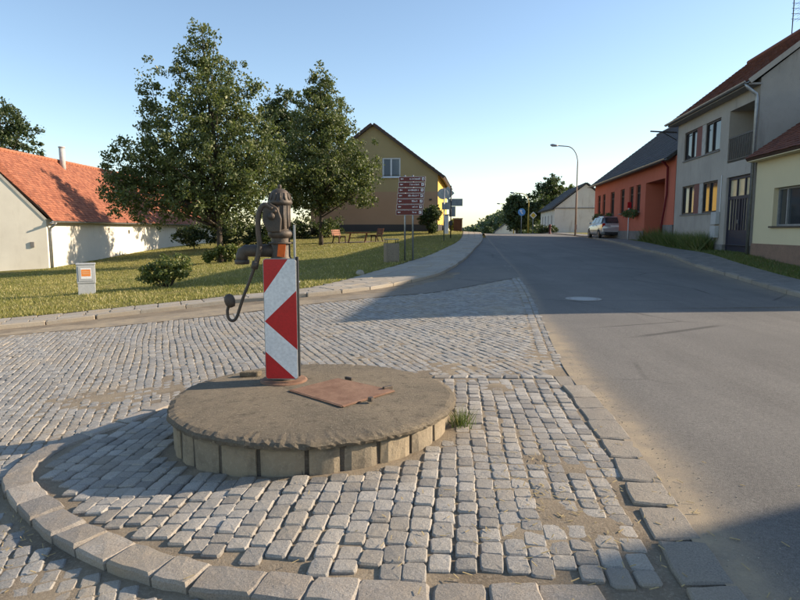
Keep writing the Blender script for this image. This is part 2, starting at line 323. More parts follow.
def ribbon(name, A, B, na, nb, dz, mat, parent=None, attrs=None):
    rs = lambda P: np.c_[tuple(np.interp(np.linspace(0, 1, na), np.r_[0, np.cumsum(np.hypot(*np.diff(P, axis=0).T))]/np.hypot(*np.diff(P, axis=0).T).sum(), P[:, j]) for j in (0, 1))]
    A, B = rs(A), rs(B); t = np.linspace(0, 1, nb)[None, :, None]; P = A[:, None]*(1-t)+B[:, None]*t; X, Y = P[..., 0], P[..., 1]; Z = T(X, Y)+dz
    i = np.arange(na-1)[:, None]*nb + np.arange(nb-1); F = np.stack([i, i+1, i+nb+1, i+nb], -1).reshape(-1, 4)
    return np_mesh(name, np.c_[X.ravel(), Y.ravel(), Z.ravel()], F, mat, parent, attrs and {k: f(X, Y).ravel() for k, f in attrs.items()}, True)
gx = np.unique(np.r_[np.linspace(-12, 16, 85), np.linspace(-60, 60, 81), np.linspace(-3000, 3000, 41)])
gy = np.unique(np.r_[np.linspace(-4, 30, 100), np.linspace(-20, 160, 121), np.linspace(-3000, 4000, 45)])
X, Y = np.meshgrid(gx, gy); Z = T(X, Y) - .16; n_ = len(gx); i_ = np.arange(len(gy)-1)[:, None]*n_ + np.arange(n_-1)
tag(np_mesh('ground', np.c_[X.ravel(), Y.ravel(), Z.ravel()], np.stack([i_, i_+1, i_+n_+1, i_+n_], -1).reshape(-1, 4), LAWN, None, None, True), kind='structure')
# asphalt road
ysr = np.unique(np.r_[np.linspace(-4, 12, 65), [11.19, 11.21], np.linspace(12, 150, 140)])
def sandy(X, Y):
    d = X - xRL(Y); a = np.exp(-(np.maximum(d, 0)/.20)**2)*.95*(1-sstep(7, 10.5, Y)) + .35*np.exp(-(np.maximum(d, 0)/.1)**2)
    dr = xRK(Y) - X; a2 = .55*np.exp(-(np.maximum(dr, 0)/.35)**2)*sstep(11, 13, Y); return np.clip(a+a2, 0, 1)
road = tag(rows('road', ysr, lambda y: xRL(y)-.06, lambda y: 9.0 if y < 1 else (26 if y < 11.2 else xRK(y)), 70, lambda X, Y: 0*X, ASPHALT, {'sand': sandy}, 1.9), kind='structure')
# ---- island outline (outer kerb edge)
IO = cr([(.32,6.25),(-.9,6.35),(-1.75,6.15),(-2.28,5.71),(-2.52,5.2),(-2.76,4.75),(-2.83,4.39),(-2.78,4.08),(-2.61,3.8),(-2.26,3.43),(-1.8,3.03),(-1.33,2.72),(-.87,2.5),(-.3,2.36),(.4,2.28),(1.0,2.24)], 14)
RKI = cr([(1.81,6.11),(1.77,5.22),(1.64,3.97),(1.52,3.13),(1.46,2.6),(1.42,2.1)], 14)
ISL = np.r_[IO, RKI[::-1]]
def inside(P, poly):
    x, y = P[:, 0], P[:, 1]; c = np.zeros(len(P), bool); q = np.roll(poly, 1, 0)
    for (x1, y1), (x2, y2) in zip(poly, q):
        if y1 == y2: continue
        k = ((y1 > y) != (y2 > y)) & (x < (x2-x1)*(y-y1)/(y2-y1)+x1); c ^= k
    return c
def dpoly(P, poly):
    d = np.full(len(P), 1e9); a = poly[:-1]; b = poly[1:]
    for p, q in zip(a, b):
        e = q-p; t = np.clip(((P-p)@e)/(e@e+1e-12), 0, 1); d = np.minimum(d, np.hypot(*(P-p-t[:, None]*e).T))
    return d
def Ostreet(X, Y):        # street surface; lower just outside the raised kerb of the island
    X = np.asarray(X, float); Y = np.asarray(Y, float); P = np.c_[X.ravel(), Y.ravel()]
    d = dpoly(P, IO[::3]).reshape(X.shape); return T(X, Y) - .018*(1-sstep(.25, 1.3, d))*(1-sstep(4.3, 5.4, Y))
blob = lambda X, Y, cx, cy, r, a: a*np.exp(-(((X-cx)**2+(Y-cy)**2)/r**2))
def bedS(X, Y):
    P = np.c_[X.ravel(), Y.ravel()]; dk = dpoly(P, LK[::4]).reshape(X.shape)
    v = -.001 + .004*fnoise(X, Y, 1.1, 3) + .003*fnoise(X, Y, .35, 4) + .018*np.exp(-(dk/1.0)**2)
    for b in ((.6,6.6,.5,.006),(-2.4,6.3,.5,.006),(1.7,7.2,.45,.006),(-2.9,3.0,.35,.016),(-2.6,2.6,.3,.016),(-3.2,6.2,.5,.008),(-1.9,2.55,.25,.012),(-.2,7.0,.5,.005)): v = v + blob(X, Y, *b)
    return v
def bedI(X, Y):
    v = -.011 + .004*fnoise(X, Y, .9, 5) + .003*fnoise(X, Y, .3, 6)
    for b in ((.95,5.65,.28,.022),(.85,3.12,.26,.019),(1.05,2.85,.2,.014),(.62,2.85,.18,.012),(1.35,3.5,.15,.009),(-.3,2.85,.2,.007),(.5,4.6,.2,.008),(1.1,4.5,.18,.008),(-1.3,3.3,.2,.006)): v = v + blob(X, Y, *b)
    r = np.hypot(X+.68, Y-4.72); return v + .008*np.exp(-((r-1.10)/.05)**2)
# cobbled street bedding: from the island to the far kerb of the junction
YC = lambda x: np.interp(x, [-22,-14,-8,-3.3,.9,3.2,5], [4.0,8.0,11.0,12.3,14.2,17.0,19])
street = tag(rows('cobbled_street', np.unique(np.r_[np.linspace(1.2, 8, 120), np.linspace(8, 19, 110)]),
    lambda y: (-13 if y < 8.2 else float(np.interp(y, LK[:, 1], LK[:, 0]))), lambda y: float(xRL(y))-.02, 150, lambda X, Y: Ostreet(X, Y)-T(X, Y)+bedS(X, Y)-.008, SAND), kind='structure')
# old asphalt apron between the setts and the footway
ap = tag(ribbon('asphalt_apron', np.array([(x, YC(x)) for x in np.linspace(-9, 3.1, 60)]+[(xRL(y)-.01, y) for y in np.linspace(17.2, 44, 60)]),
    np.array([p for p in LK if -9.4 < p[0] and p[1] < 44]), 160, 14, .004, ASPHALT, None, {'sand': lambda X, Y: np.clip(1.0-sstep(-3, 1.5, X)*.85-sstep(17, 24, Y)*.15, 0, 1)}), kind='structure')
# lawns
lawn = tag(rows('lawn', np.unique(np.r_[np.linspace(4.6, 30, 110), np.linspace(30, 110, 90)]), lambda y: -62., lambda y: float(xGE(y)), 130, lambda X, Y: .085+.020*fnoise(X, Y, 1.3, 8)*sstep(0, .6, xGE(Y)-X), LAWN, None, .5), kind='structure')
verge = tag(rows('verge', np.unique(np.r_[np.linspace(12.4, 52, 90), np.linspace(52, 150, 40)]), lambda y: float(xRS(y)), lambda y: 60., 70, lambda X, Y: .085+.012*fnoise(X, Y, 1.3, 9)*sstep(0, .6, X-xRS(Y)), LAWN, None, 2.), kind='structure')
rsw = tag(ribbon('footway', RK[(RK[:, 1] < 112)], RS[(RS[:, 1] < 112)], 160, 8, .095, simple('footway_asphalt', (.24,.225,.205), (.17,.16,.145), .9, 3, .6, 90, .01)), kind='structure')
lsw = tag(ribbon('slab_footway', LK[LK[:, 1] < 78], GE[GE[:, 1] < 78], 160, 6, .060, SAND), kind='structure')
# ---------------------------------------------------------------- pieces (setts, slabs, kerb stones)
def piece_variants(name, n, ch=.10, jit=.06, mat=None, seed=1, cz=.16, zj=1., rect=False):
    r = np.random.default_rng(seed); out = []
    for k in range(n):
        NP = 8; c = np.array([(-.5,-.5),(.5,-.5),(.5,.5),(-.5,.5)])+r.uniform(-jit, jit, (4, 2))
        if rect: NP = 12; ring = np.array([q for i in range(4) for q in (c[i]*.965, c[i]*.66+c[(i+1) % 4]*.34+r.uniform(-jit, jit, 2)*.7, c[i]*.34+c[(i+1) % 4]*.66+r.uniform(-jit, jit, 2)*.7)])
        else:
            ring = []
            for i in range(4): p_, q_ = c[i-1], c[(i+1) % 4]; e_ = r.uniform(.05, .17, 2); ring += [c[i]+(p_-c[i])*e_[0], c[i]+(q_-c[i])*e_[1]]
            ring = np.array(ring)
        V = []
        for s, z in ((1, -1.), (1., -cz), (1-ch, -cz*.25+0)): V += [(x*s, y*s, z + (r.uniform(-.05, .03)*zj if z > -.9 else 0)) for x, y in ring]
        V.append((0, 0, r.uniform(-.03, .02)*zj))
        F = []
        for a in range(2):
            for i in range(NP): F.append((a*NP+i, a*NP+(i+1) % NP, (a+1)*NP+(i+1) % NP, (a+1)*NP+i))
        T3 = [(2*NP+i, 2*NP+(i+1) % NP, 3*NP) for i in range(NP)]
        me = bpy.data.meshes.new(name); me.from_pydata(V, [], F+T3); me.materials.append(mat)
        tri = [(f[0], f[1], f[2]) for f in F]+[(f[0], f[2], f[3]) for f in F]+T3
        out.append((me, np.array(V), np.array(tri)))
    return out
def pieces(parent, name, items, var, mat_j, limit=300, rest='setts'):
    """items rows: x,y,z,rot,sx,sy,sz,tiltx,tilty. The ones that show largest are objects, the rest one joined mesh."""
    A = np.array(items); u, v = to_pixel(A[:, 0], A[:, 1], A[:, 2]); vis = (u > -15) & (u < 815) & (v < 612) & (A[:, 1] > .5)
    size = A[:, 4]*A[:, 5]/np.maximum(A[:, 1], .3)**3*np.where(vis, 1, 1e-6); order = np.argsort(-size); nv = len(var)
    r = np.random.default_rng(5); vi = r.integers(0, nv, len(A))
    for j in order[:limit]:
        if not vis[j]: continue
        x, y, z, rz, sx, sy, sz, tx, ty = A[j]; o = bpy.data.objects.new(name, var[vi[j]][0]); COL.objects.link(o)
        o.location = (x, y, z); o.rotation_euler = (tx, ty, rz); o.scale = (sx, sy, sz); o.parent = parent
    rs = order[limit:]
    if len(rs) == 0: return
    Vs, Fs, Ts, off = [], [], [], 0
    for k in range(nv):
        idx = rs[vi[rs] == k]
        if len(idx) == 0: continue
        V0, F0 = var[k][1], var[k][2]; B = A[idx]; P = V0[None]*B[:, None, 4:7]
        P[..., 2] += P[..., 1]*B[:, None, 7] - P[..., 0]*B[:, None, 8]
        c, s = np.cos(B[:, 3])[:, None], np.sin(B[:, 3])[:, None]; Q = np.stack([P[..., 0]*c-P[..., 1]*s, P[..., 0]*s+P[..., 1]*c, P[..., 2]], -1)+B[:, None, :3]
        m = len(V0); Vs.append(Q.reshape(-1, 3)); Fs.append((F0[None]+(np.arange(len(idx))*m)[:, None, None]+off).reshape(-1, 3)); Ts.append(np.repeat(r.random(len(idx)), m)); off += len(idx)*m
    o = np_mesh(rest, np.concatenate(Vs), np.concatenate(Fs), mat_j, parent, {'tint': np.concatenate(Ts)}); tag(o, kind='stuff')
def tilts(x, y, rot, zf):
    e = .05; gx_ = (zf(x+e, y)-zf(x-e, y))/(2*e); gy_ = (zf(x, y+e)-zf(x, y-e))/(2*e); c, s = np.cos(rot), np.sin(rot)
    return gx_*(-s)+gy_*c, -(gx_*c+gy_*s)     # tilt about local x (rise along y), about local y
def course_layout(region, origin, ang, w, l, zf, x0, x1, y0, y1, bend=0., seed=2, jl=.2, jw=.08, gap=.010):
    r = np.random.default_rng(seed); c, s = math.cos(ang), math.sin(ang); out = []
    nu = int((x1-x0)/w)
    for i in range(nu):
        uu = x0+i*w; vv = y0+r.uniform(0, l)
        while vv < y1:
            L = l*r.uniform(1-jl, 1+jl); du = bend*math.sin(vv*.55+1.)+.010*math.sin(vv*2.3+i*.9); uc = uu+du; vc = vv+L/2
            sl = math.atan(bend*.55*math.cos(vc*.55+1.)); px = origin[0]+uc*c-vc*s; py = origin[1]+uc*s+vc*c
            out.append((px, py, ang-sl+r.normal(0, .035), w*r.uniform(1-jw, 1+jw*.3)-gap, L-gap)); vv += L
    A = np.array(out); A = A[region(A[:, :2])]; z = zf(A[:, 0], A[:, 1]); tx, ty = tilts(A[:, 0], A[:, 1], A[:, 2], zf); n = len(A)
    return np.c_[A[:, :2], z+r.normal(0, .0028, n), A[:, 2], A[:, 3], A[:, 4], np.full(n, .07), tx+r.normal(0, .016, n), ty+r.normal(0, .016, n)]
# street setts
def reg_street(P):
    d = dpoly(P, ISL[::2]); ok = ~inside(P, ISL) & (d > .06) & (P[:, 1] < YC(P[:, 0])) & (P[:, 0] < xRL(P[:, 1])-.3)
    u, v = to_pixel(P[:, 0], P[:, 1], T(P[:, 0], P[:, 1])); return ok & (u > -70) & (u < 880) & (v < 680) & (P[:, 1] > 1.3)
SV = piece_variants('sett', 10, .15, .055, STREET_O, 3, .12, .6)
it = course_layout(reg_street, (0, 6), R(20), .096, .106, Ostreet, -12, 12, -7, 16, .07, 4, .25, .12, .004)
pieces(street, 'sett', it, SV, STREET_J, 300, 'remaining_setts')
# double row of setts along the edge of the asphalt
def along(P, step, w, zf, off=0., h=.1, seed=1, jl=.15, gap=.008, dz=0., tilt=.01):
    r = np.random.default_rng(seed); d = np.r_[0, np.cumsum(np.hypot(*np.diff(P, axis=0).T))]; s = 0; out = []
    while s < d[-1]-step*.5:
        L = step*r.uniform(1-jl, 1+jl); m = s+L/2; q = [np.array([np.interp(t, d, P[:, 0]), np.interp(t, d, P[:, 1])]) for t in (m-.05, m, m+.05)]
        t = q[2]-q[0]; a = math.atan2(t[1], t[0]); nrm = np.array([-math.sin(a), math.cos(a)]); p = q[1]+nrm*off
        tx, ty = tilts(p[0], p[1], a, zf); out.append((p[0], p[1], float(zf(p[0], p[1]))+dz+r.normal(0, .003), a+r.normal(0, .012), L-gap, w, h, float(tx)+r.normal(0, tilt), float(ty)+r.normal(0, tilt))); s += L
    return out
edge = RL[(RL[:, 1] > 6.3) & (RL[:, 1] < 24)]
SE = piece_variants('edge_sett', 6, .2, .05, STREET_O, 4)
pieces(street, 'edge_sett', along(edge, .15, .13, T, .08, .08, 3)+along(edge, .15, .13, T, .215, .08, 4), SE, STREET_J, 160, 'remaining_edge_setts')
# ---------------------------------------------------------------- footway slabs and kerbs
def ribbon_grid(A, B, step, ncol):
    d = np.r_[0, np.cumsum(np.hypot(*np.diff(A, axis=0).T))]; e = np.r_[0, np.cumsum(np.hypot(*np.diff(B, axis=0).T))]; n = int(d[-1]/step); out = []; r = np.random.default_rng(6)
    pa = lambda t: np.array([np.interp(t*d[-1], d, A[:, 0]), np.interp(t*d[-1], d, A[:, 1])]); pb = lambda t: np.array([np.interp(t*e[-1], e, B[:, 0]), np.interp(t*e[-1], e, B[:, 1])])
    for i in range(n):
        t = (i+.5)/n; a, b = pa(t), pb(t); dr = pa(t+.4/n)-pa(t-.4/n); ang = math.atan2(dr[1], dr[0]); w = np.hypot(*(b-a)); wdir = (b-a)/w; a0 = a+wdir*.13; ww = (w-.2)/ncol
        for k in range(ncol):
            p = a0+wdir*ww*(k+.5); ln = np.hypot(*(pa((i+1)/n)-pa(i/n)))*(1-.35*(k+.5)/ncol*(1-np.hypot(*(pb((i+1)/n)-pb(i/n)))/np.hypot(*(pa((i+1)/n)-pa(i/n)))))
            tx, ty = tilts(p[0], p[1], ang, T); out.append((p[0], p[1], float(T(*p))+.096+r.normal(0, .004), ang, ln-.022, ww-.024, .05, float(tx)+r.normal(0, .01), float(ty)+r.normal(0, .01)))
    return out
SLV = piece_variants('paving_slab', 6, .03, .012, SLAB_O, 9, .08, .5, True)
sel = lambda P, a, b: P[(P[:, 1] > a) & (P[:, 1] < b)]
pieces(lsw, 'paving_slab', ribbon_grid(sel(LK, 9.5, 60), sel(GE, 10.6, 60.5), .5, 3), SLV, SLAB_J, 300, 'remaining_slabs')
KV = piece_variants('kerb_stone', 6, .08, .02, KERBC, 11, .08, .2, True)
pieces(lsw, 'kerb_stone', along(sel(LK, 9.5, 60), .9, .16, T, .06, .22, 8, .05, .004, .10), KV, KERBC, 120, 'remaining_kerb')
KVR = piece_variants('kerb_stone', 6, .08, .02, KERBG, 12, .08, .2, True)
pieces(rsw, 'kerb_stone', along(sel(RK, 11.2, 80), .95, .16, T, -.06, .22, 9, .05, .004, .10), KVR, KERBG, 120, 'remaining_kerb')
# manhole in the road
mz = t1(3.85, 12.6); mh = thing('manhole_cover', 'round pale grey manhole cover set into the asphalt road', 'manhole cover', (3.85, 12.6, mz+.004))
MB().lathe([(.0,.004),(.27,.004),(.275,0)], n=32).build('lid', simple('worn_iron_lid', (.40,.385,.36), (.30,.285,.265), .6, 20, .6, 80, .006, .3), mh)
MB().lathe([(.285,0),(.285,.006),(.36,.006),(.37,-.004)], n=32).build('rim', simple('manhole_concrete', (.36,.34,.31), (.28,.265,.24), .9, 12, .5), mh)
# ================================================================ traffic island
isl = thing('traffic_island', 'kerbed teardrop island paved with granite setts around the concrete platform', 'traffic island', (0, 0, 0))
IRAISE = lambda X, Y: .03*(1-sstep(-1.2, .6, X))
ISZ = lambda X, Y: T(X, Y)+IRAISE(np.asarray(X, float), Y)
ii = ISL[::2]; xs = np.arange(-2.9, 1.9, .045); ysb = np.arange(2.0, 6.5, .045); X, Y = np.meshgrid(xs, ysb); n_ = len(xs)
P = np.c_[X.ravel(), Y.ravel()]; ok = inside(P, ISL) & (dpoly(P, np.r_[IO, RKI[::-1]]) > .01); okg = ok.reshape(X.shape)
Z = ISZ(X, Y)+bedI(X, Y)-.008; i_ = np.arange(len(ysb)-1)[:, None]*n_ + np.arange(n_-1); q = okg[:-1, :-1] & okg[1:, :-1] & okg[:-1, 1:] & okg[1:, 1:]
np_mesh('sand_bedding', np.c_[X.ravel(), Y.ravel(), Z.ravel()], np.stack([i_, i_+1, i_+n_+1, i_+n_], -1)[q], SAND, isl, None, True)
RKIN = np.c_[RKI[:, 0]-.36, RKI[:, 1]]
def reg_isl(P):
    r = np.hypot(P[:, 0]+.68, P[:, 1]-4.72); xr = np.interp(P[:, 1], RKI[::-1, 1], RKI[::-1, 0])
    return inside(P, ISL) & (dpoly(P, IO) > .245) & (r > 1.13) & (P[:, 0] < xr-.275) & (P[:, 1] < 6.0)
IV = piece_variants('sett', 14, .13, .045, SETT_O, 21, .15, .5)
it = course_layout(reg_isl, (1.4, 2.2), -R(5.6), .113, .128, ISZ, -5, 1.2, -.6, 5, .03, 14, .22, .07, .003)
pieces(isl, 'sett', it, IV, SETT_J, 300, 'remaining_setts')
KG = piece_variants('kerb_stone', 12, .11, .05, KERB, 31, .09, .28, True)
IOL = IO[(IO[:, 0] < 1.3)]
items = along(IOL[28:], .28, .185, ISZ, .098, .22, 12, .25, .006, .004, .025); pieces(isl, 'kerb_stone', items, KG, KERB, 80, 'remaining_kerb')
KG2 = piece_variants('edge_stone', 8, .07, .045, KERBG, 33, .06, .3, True)
pieces(isl, 'edge_stone', along(RKI, .36, .225, T, -.118, .16, 13, .2, .018, .008, .015), KG2, KERBG, 40, 'remaining_edge')
KG3 = piece_variants('border_sett', 6, .16, .06, SETT_O, 35)
toprow = np.array([(.35, 6.19), (1.52, 6.10)])
pieces(isl, 'border_sett', along(toprow, .17, .12, T, -.04, .08, 14, .2, .012, .012), KG3, SETT_J, 40, 'remaining_border')
# ================================================================ round well platform
PC = (-.68, 4.72); PR = 1.10; PZ = .20
plat = thing('well_platform', 'low round concrete well platform faced with tan stone blocks on the paved island', 'platform', (PC[0], PC[1], 0))
m = MB(); n = 220; r_ = np.random.default_rng(3); prof = [(0,.012),(.35,.012),(.7,.008),(.95,.002),(1.06,-.004),(1.0,0)]
rings = [(.0,.014),(.3,.013),(.6,.010),(.85,.004),(.97,0),(1.005,-.012),(1.018,-.03),(1.012,-.052),(.985,-.062),(.9,-.064)]
V = []; F = []
for k in range(n):
    a = 2*math.pi*k/n; wob = .007*math.sin(3*a+1)+.004*math.sin(7*a)+.003*math.sin(17*a+2)+.002*math.sin(31*a+1)
    for j, (rr, z) in enumerate(rings):
        e = 1+wob*(rr > .8)+(r_.normal(0, .0032) if rr > .95 else 0); V.append((PR*rr*e*math.cos(a), PR*rr*e*math.sin(a), PZ+z+(r_.normal(0, .0028) if .95 < rr else 0)))
L = len(rings)
for k in range(n):
    for j in range(L-1): F.append((k*L+j, k*L+j+1, ((k+1) % n)*L+j+1, ((k+1) % n)*L+j))
m.add(V, F); m.build('slab', CONC, plat)
m = MB(); V = []; F = []
for k in range(n):
    a = 2*math.pi*k/n
    for z in (-.40, PZ-.055): e = r_.normal(0, .005); V.append(((PR*.950+e)*math.cos(a), (PR*.950+e)*math.sin(a), z))
for k in range(n): F.append((2*k, 2*((k+1) % n), 2*((k+1) % n)+1, 2*k+1))
m.add(V, F); m.build('mortar', MORTAR, plat, True)
nb = 26; a0 = .1; k = 0
cuts = np.cumsum(r_.uniform(.75, 1.25, nb)); cuts = cuts/cuts[-1]*2*math.pi
for k in range(nb):
    a1, a2 = (cuts[k-1] if k else 0)+.014, cuts[k]-.014; am = (a1+a2)/2; ca = PC[0]+PR*math.cos(am), PC[1]+PR*math.sin(am); g0 = t1(*ca)-.02
    lo, hi = g0+r_.uniform(.0, .012)-.02, PZ-.068+r_.uniform(-.006, .004); V = []; ro = PR*(.972+r_.uniform(-.008, .006)); mm = 5
    for zz, dr in ((lo, -.012), (lo+.02, 0), (hi-.02, 0), (hi, -.014)):
        for j in range(mm+1):
            t = j/mm; a = a1+(a2-a1)*t; d = dr-(.014 if j in (0, mm) else 0)+r_.normal(0, .0025); V.append(((ro+d)*math.cos(a), (ro+d)*math.sin(a), zz))
    for zz in (lo, hi):
        for j in range(mm+1): a = a1+(a2-a1)*j/mm; V.append((PR*.93*math.cos(a), PR*.93*math.sin(a), zz))
    w = mm+1; F = [(q*w+j, q*w+j+1, (q+1)*w+j+1, (q+1)*w+j) for q in range(3) for j in range(mm)]
    F += [(3*w+j, 3*w+j+1, 5*w+j+1, 5*w+j) for j in range(mm)]+[(4*w+j, 4*w+j+1, j+1, j) for j in range(mm)]
    F += [(0, w, 2*w, 3*w, 5*w, 4*w), (w-1, 5*w-1, 6*w-1, 4*w-1, 3*w-1, 2*w-1)]
    MB().add(V, F).build('stone_block', BLOCK, plat)
# rusty hatch in the platform
hp = [(-.88,4.73),(-.54,5.12),(-.05,4.72),(-.42,4.29)]; hp = [(x-PC[0], y-PC[1]) for x, y in hp]
hatch = MB().prism(hp, (0,0,.012), lambda p: (p[0], p[1], PZ+.014)).build('hatch', RUST, plat, False, .003)
m = MB()
for a, b in zip(hp, hp[1:]+hp[:1]): m.bar((a[0]*1.0, a[1], PZ+.020), (b[0], b[1], PZ+.020), .022, .006)
m.build('hatch_frame', RUST, hatch)
m = MB(); m.obox((hp[2][0]-.05, hp[2][1]+.06, PZ+.03), (.09,.025,.03), .7); m.obox((hp[1][0]+.1, hp[1][1]-.03, PZ+.03), (.08,.025,.025), -.7); m.build('hinge', IRON, hatch, False, .004)
m = MB(); m.lathe([(.0,.03),(.02,.03),(.025,0)], (hp[3][0]+.2, hp[3][1]+.12, PZ+.026), 10); m.build('lock', IRON, hatch)
# ================================================================ hand pump
px, py = -1.0, 5.09; pump = thing('water_pump', 'old dark cast iron hand water pump with curved handle on the concrete platform', 'water pump', (px, py, PZ+.012))
MB().lathe([(.0,.018),(.185,.018),(.20,.008),(.20,-.02)], n=28).build('base_flange', RUST, pump, True, .003)
MB().lathe([(.105,.0),(.105,.05),(.085,.07),(.08,.2),(.08,1.0),(.088,1.02),(.088,1.05),(.078,1.07),(.078,1.25)], n=28).build('column', IRON, pump, True)
m = MB(); m.lathe([(.078,1.22),(.10,1.235),(.106,1.255),(.10,1.275),(.08,1.29)], n=28); m.lathe([(.08,1.285),(.08,1.50)], n=28)
for k in range(12): a = k*math.pi/6; m.tube([(.078*math.cos(a), .078*math.sin(a), 1.30), (.078*math.cos(a), .078*math.sin(a), 1.49)], .011, 5)
m.build('fluted_head', IRON, pump, True)
cp = MB(); cp.lathe([(.082,1.49),(.098,1.50),(.104,1.515),(.098,1.53),(.088,1.545),(.082,1.58),(.060,1.612),(.03,1.628),(.0,1.632)], n=28); cp.lathe([(.0,1.665),(.014,1.66),(.018,1.645),(.012,1.632),(.012,1.62)], n=12)
cp = cp.build('cap', IRON, pump, True)
m = MB()
for k in range(14): a = k*2*math.pi/14; m.tube([(.096*math.cos(a), .096*math.sin(a), 1.53), (.077*math.cos(a), .077*math.sin(a), 1.59)], .007, 5)
m.build('cap_rib', IRON, cp, True)
m = MB(); m.prism([(-.085,1.27),(.02,1.27),(.03,1.38),(.0,1.47),(-.06,1.51),(-.12,1.46),(-.125,1.36)], (0,.035,0), lambda p: (p[0], -.115, p[1])); m.build('lever_plate', IRON, pump, False, .008)
m = MB(); m.tube([(-.05,-.13,1.40),(-.05,.0,1.40)], .03, 10); m.tube([(-.02,-.125,1.44),(-.02,-.05,1.44)], .016, 8); m.build('pivot_bolt', IRON, pump, True)
ring = MB(); [ring.tube([(.093*math.cos(a), .093*math.sin(a), 1.18) for a in np.linspace(0, 2*math.pi, 25)], .009, 6)]; ring.build('collar', IRON, pump, True)
m = MB(); hpts = cr([(-.04,1.46),(-.11,1.49),(-.155,1.42),(-.165,1.30),(-.155,1.16),(-.175,1.06),(-.20,.98)], 6); m.tube([(x, -.10, z) for x, z in hpts], [.022]*len(hpts), 8)
h2 = cr([(-.20,.99),(-.25,.86),(-.30,.74),(-.335,.64),(-.365,.56),(-.40,.535),(-.432,.56),(-.438,.62),(-.425,.66)], 6); m.tube([(x, -.10, z) for x, z in h2], [.013]*len(h2), 8); m.tube([(-.19,-.10,1.03),(-.205,-.10,.97)], .03, 8)
hd = m.build('handle', IRON, pump, True)
MB().lathe([(0,-.055),(.03,-.05),(.042,-.02),(.045,.01),(.038,.045),(.015,.06),(0,.062)], (-.415,-.10,.70), 14, Matrix.Rotation(R(-14), 3, 'Y')).build('handle_knob', IRON, hd, True)
m = MB(); m.tube([(-.05,0,1.115),(-.2,.01,1.115),(-.30,.02,1.115),(-.325,.02,1.10),(-.335,.02,1.07),(-.335,.02,1.02)], [.055,.052,.05,.052,.052,.052], 12); m.lathe([(.05,0),(.062,.005),(.062,.035),(.05,.04)], (-.335,.02,1.0), 14); m.build('spout', IRON, pump, True)
o = MB(); o.obox((.02,-.083,1.12), (.062,.004,.105), 0, 0, R(7)); o.build('orange_sticker', ORANGE, pump)
m = MB(); m.obox((.115,.0,1.1), (.012,.05,.46)); m.build('bracket', GALV, pump)
# ================================================================ beacon board
bw, bh = .268, 1.0; bo = thing('beacon_board', 'red and white chevron beacon board strapped to the front of the water pump', 'sign', (px+.012, py-.125, PZ+.062), R(-4))
def pl(u, v): return ((u-.5)*bw, -.012, v*bh)
m = MB(); c = .03
def rr(w, h, rad, y):
    o = []
    for cx, cz, a in ((w/2-rad, h-rad, 0), (-w/2+rad, h-rad, 90), (-w/2+rad, rad, 180), (w/2-rad, rad, 270)): o += [(cx+rad*math.cos(R(a+t)), y, cz+rad*math.sin(R(a+t))) for t in (0, 30, 60, 90)]
    return o
m.prism(rr(bw+.012, bh+.012, .028, .0), (0, .022, 0), lambda p: (p[0], -.011, p[2]-.006)); m.build('plate', GALV, bo, False, .002)
def face(name, pts, mat):
    mm = MB(); mm.prism(pts, (0,-.0025,0), lambda p: pl(*p)); mm.build(name, mat, bo)
e = .012; k = .07; kv = k*bw/bh
face('red_field', [(k,1),(.76,1),(0,.72),(0,1-kv),(k*.3,1-kv*.3)], SIGNRED); face('white_field', [(.76,1),(1-k,1),(1-k*.3,1-kv*.3),(1,1-kv),(1,.74),(0,.485),(0,.72)], SIGNWHITE)
face('red_field', [(1,.74),(0,.485),(1,.25)], SIGNRED); face('white_field', [(0,.485),(0,.23),(1-k,.004),(1-k*.3,kv*.3),(1,kv),(1,.25)], SIGNWHITE); face('red_field', [(0,.23),(0,kv),(k*.3,kv*.3),(k,0),(1-k,.004)], SIGNRED)
m = MB(); m.box(bw/2-.004, bw/2+.018, -.004, .03, .02, bh+.02); m.box(-bw/2-.002, -bw/2+.02, .012, .03, .02, bh-.02); m.build('edge_rail', BLACKP, bo, False, .003)
for z in (.25, .80):
    m = MB(); m.tube([(.10*math.cos(a)+.02, .155+.10*math.sin(a), z) for a in np.linspace(0, 2*math.pi, 21)], .008, 6); m.box(-.10, .12, .015, .05, z-.02, z+.02); m.build('clamp', GALV, bo)
# ================================================================ houses
def wall(mb, x0, x1, z0, z1, ops=(), d=.2, y=0., P=None):
    P = P or (lambda x, yy, z: (x, yy, z)); xs = sorted({x0, x1, *[o[0] for o in ops], *[o[1] for o in ops]}); zs = sorted({z0, z1, *[o[2] for o in ops], *[o[3] for o in ops]})
    for a, b in zip(xs, xs[1:]):
        for c, e in zip(zs, zs[1:]):
            mx, mz = (a+b)/2, (c+e)/2
            if any(o[0] < mx < o[1] and o[2] < mz < o[3] for o in ops): continue
            mb.quad(P(a, y, c), P(b, y, c), P(b, y, e), P(a, y, e))
    for o in ops:
        a, b, c, e = o[:4]; dd = o[4] if len(o) > 4 else d
        mb.quad(P(a, y, c), P(a, y+dd, c), P(a, y+dd, e), P(a, y, e)); mb.quad(P(b, y+dd, c), P(b, y, c), P(b, y, e), P(b, y+dd, e))
        mb.quad(P(a, y, e), P(a, y+dd, e), P(b, y+dd, e), P(b, y, e)); mb.quad(P(a, y+dd, c), P(a, y, c), P(b, y, c), P(b, y+dd, c))
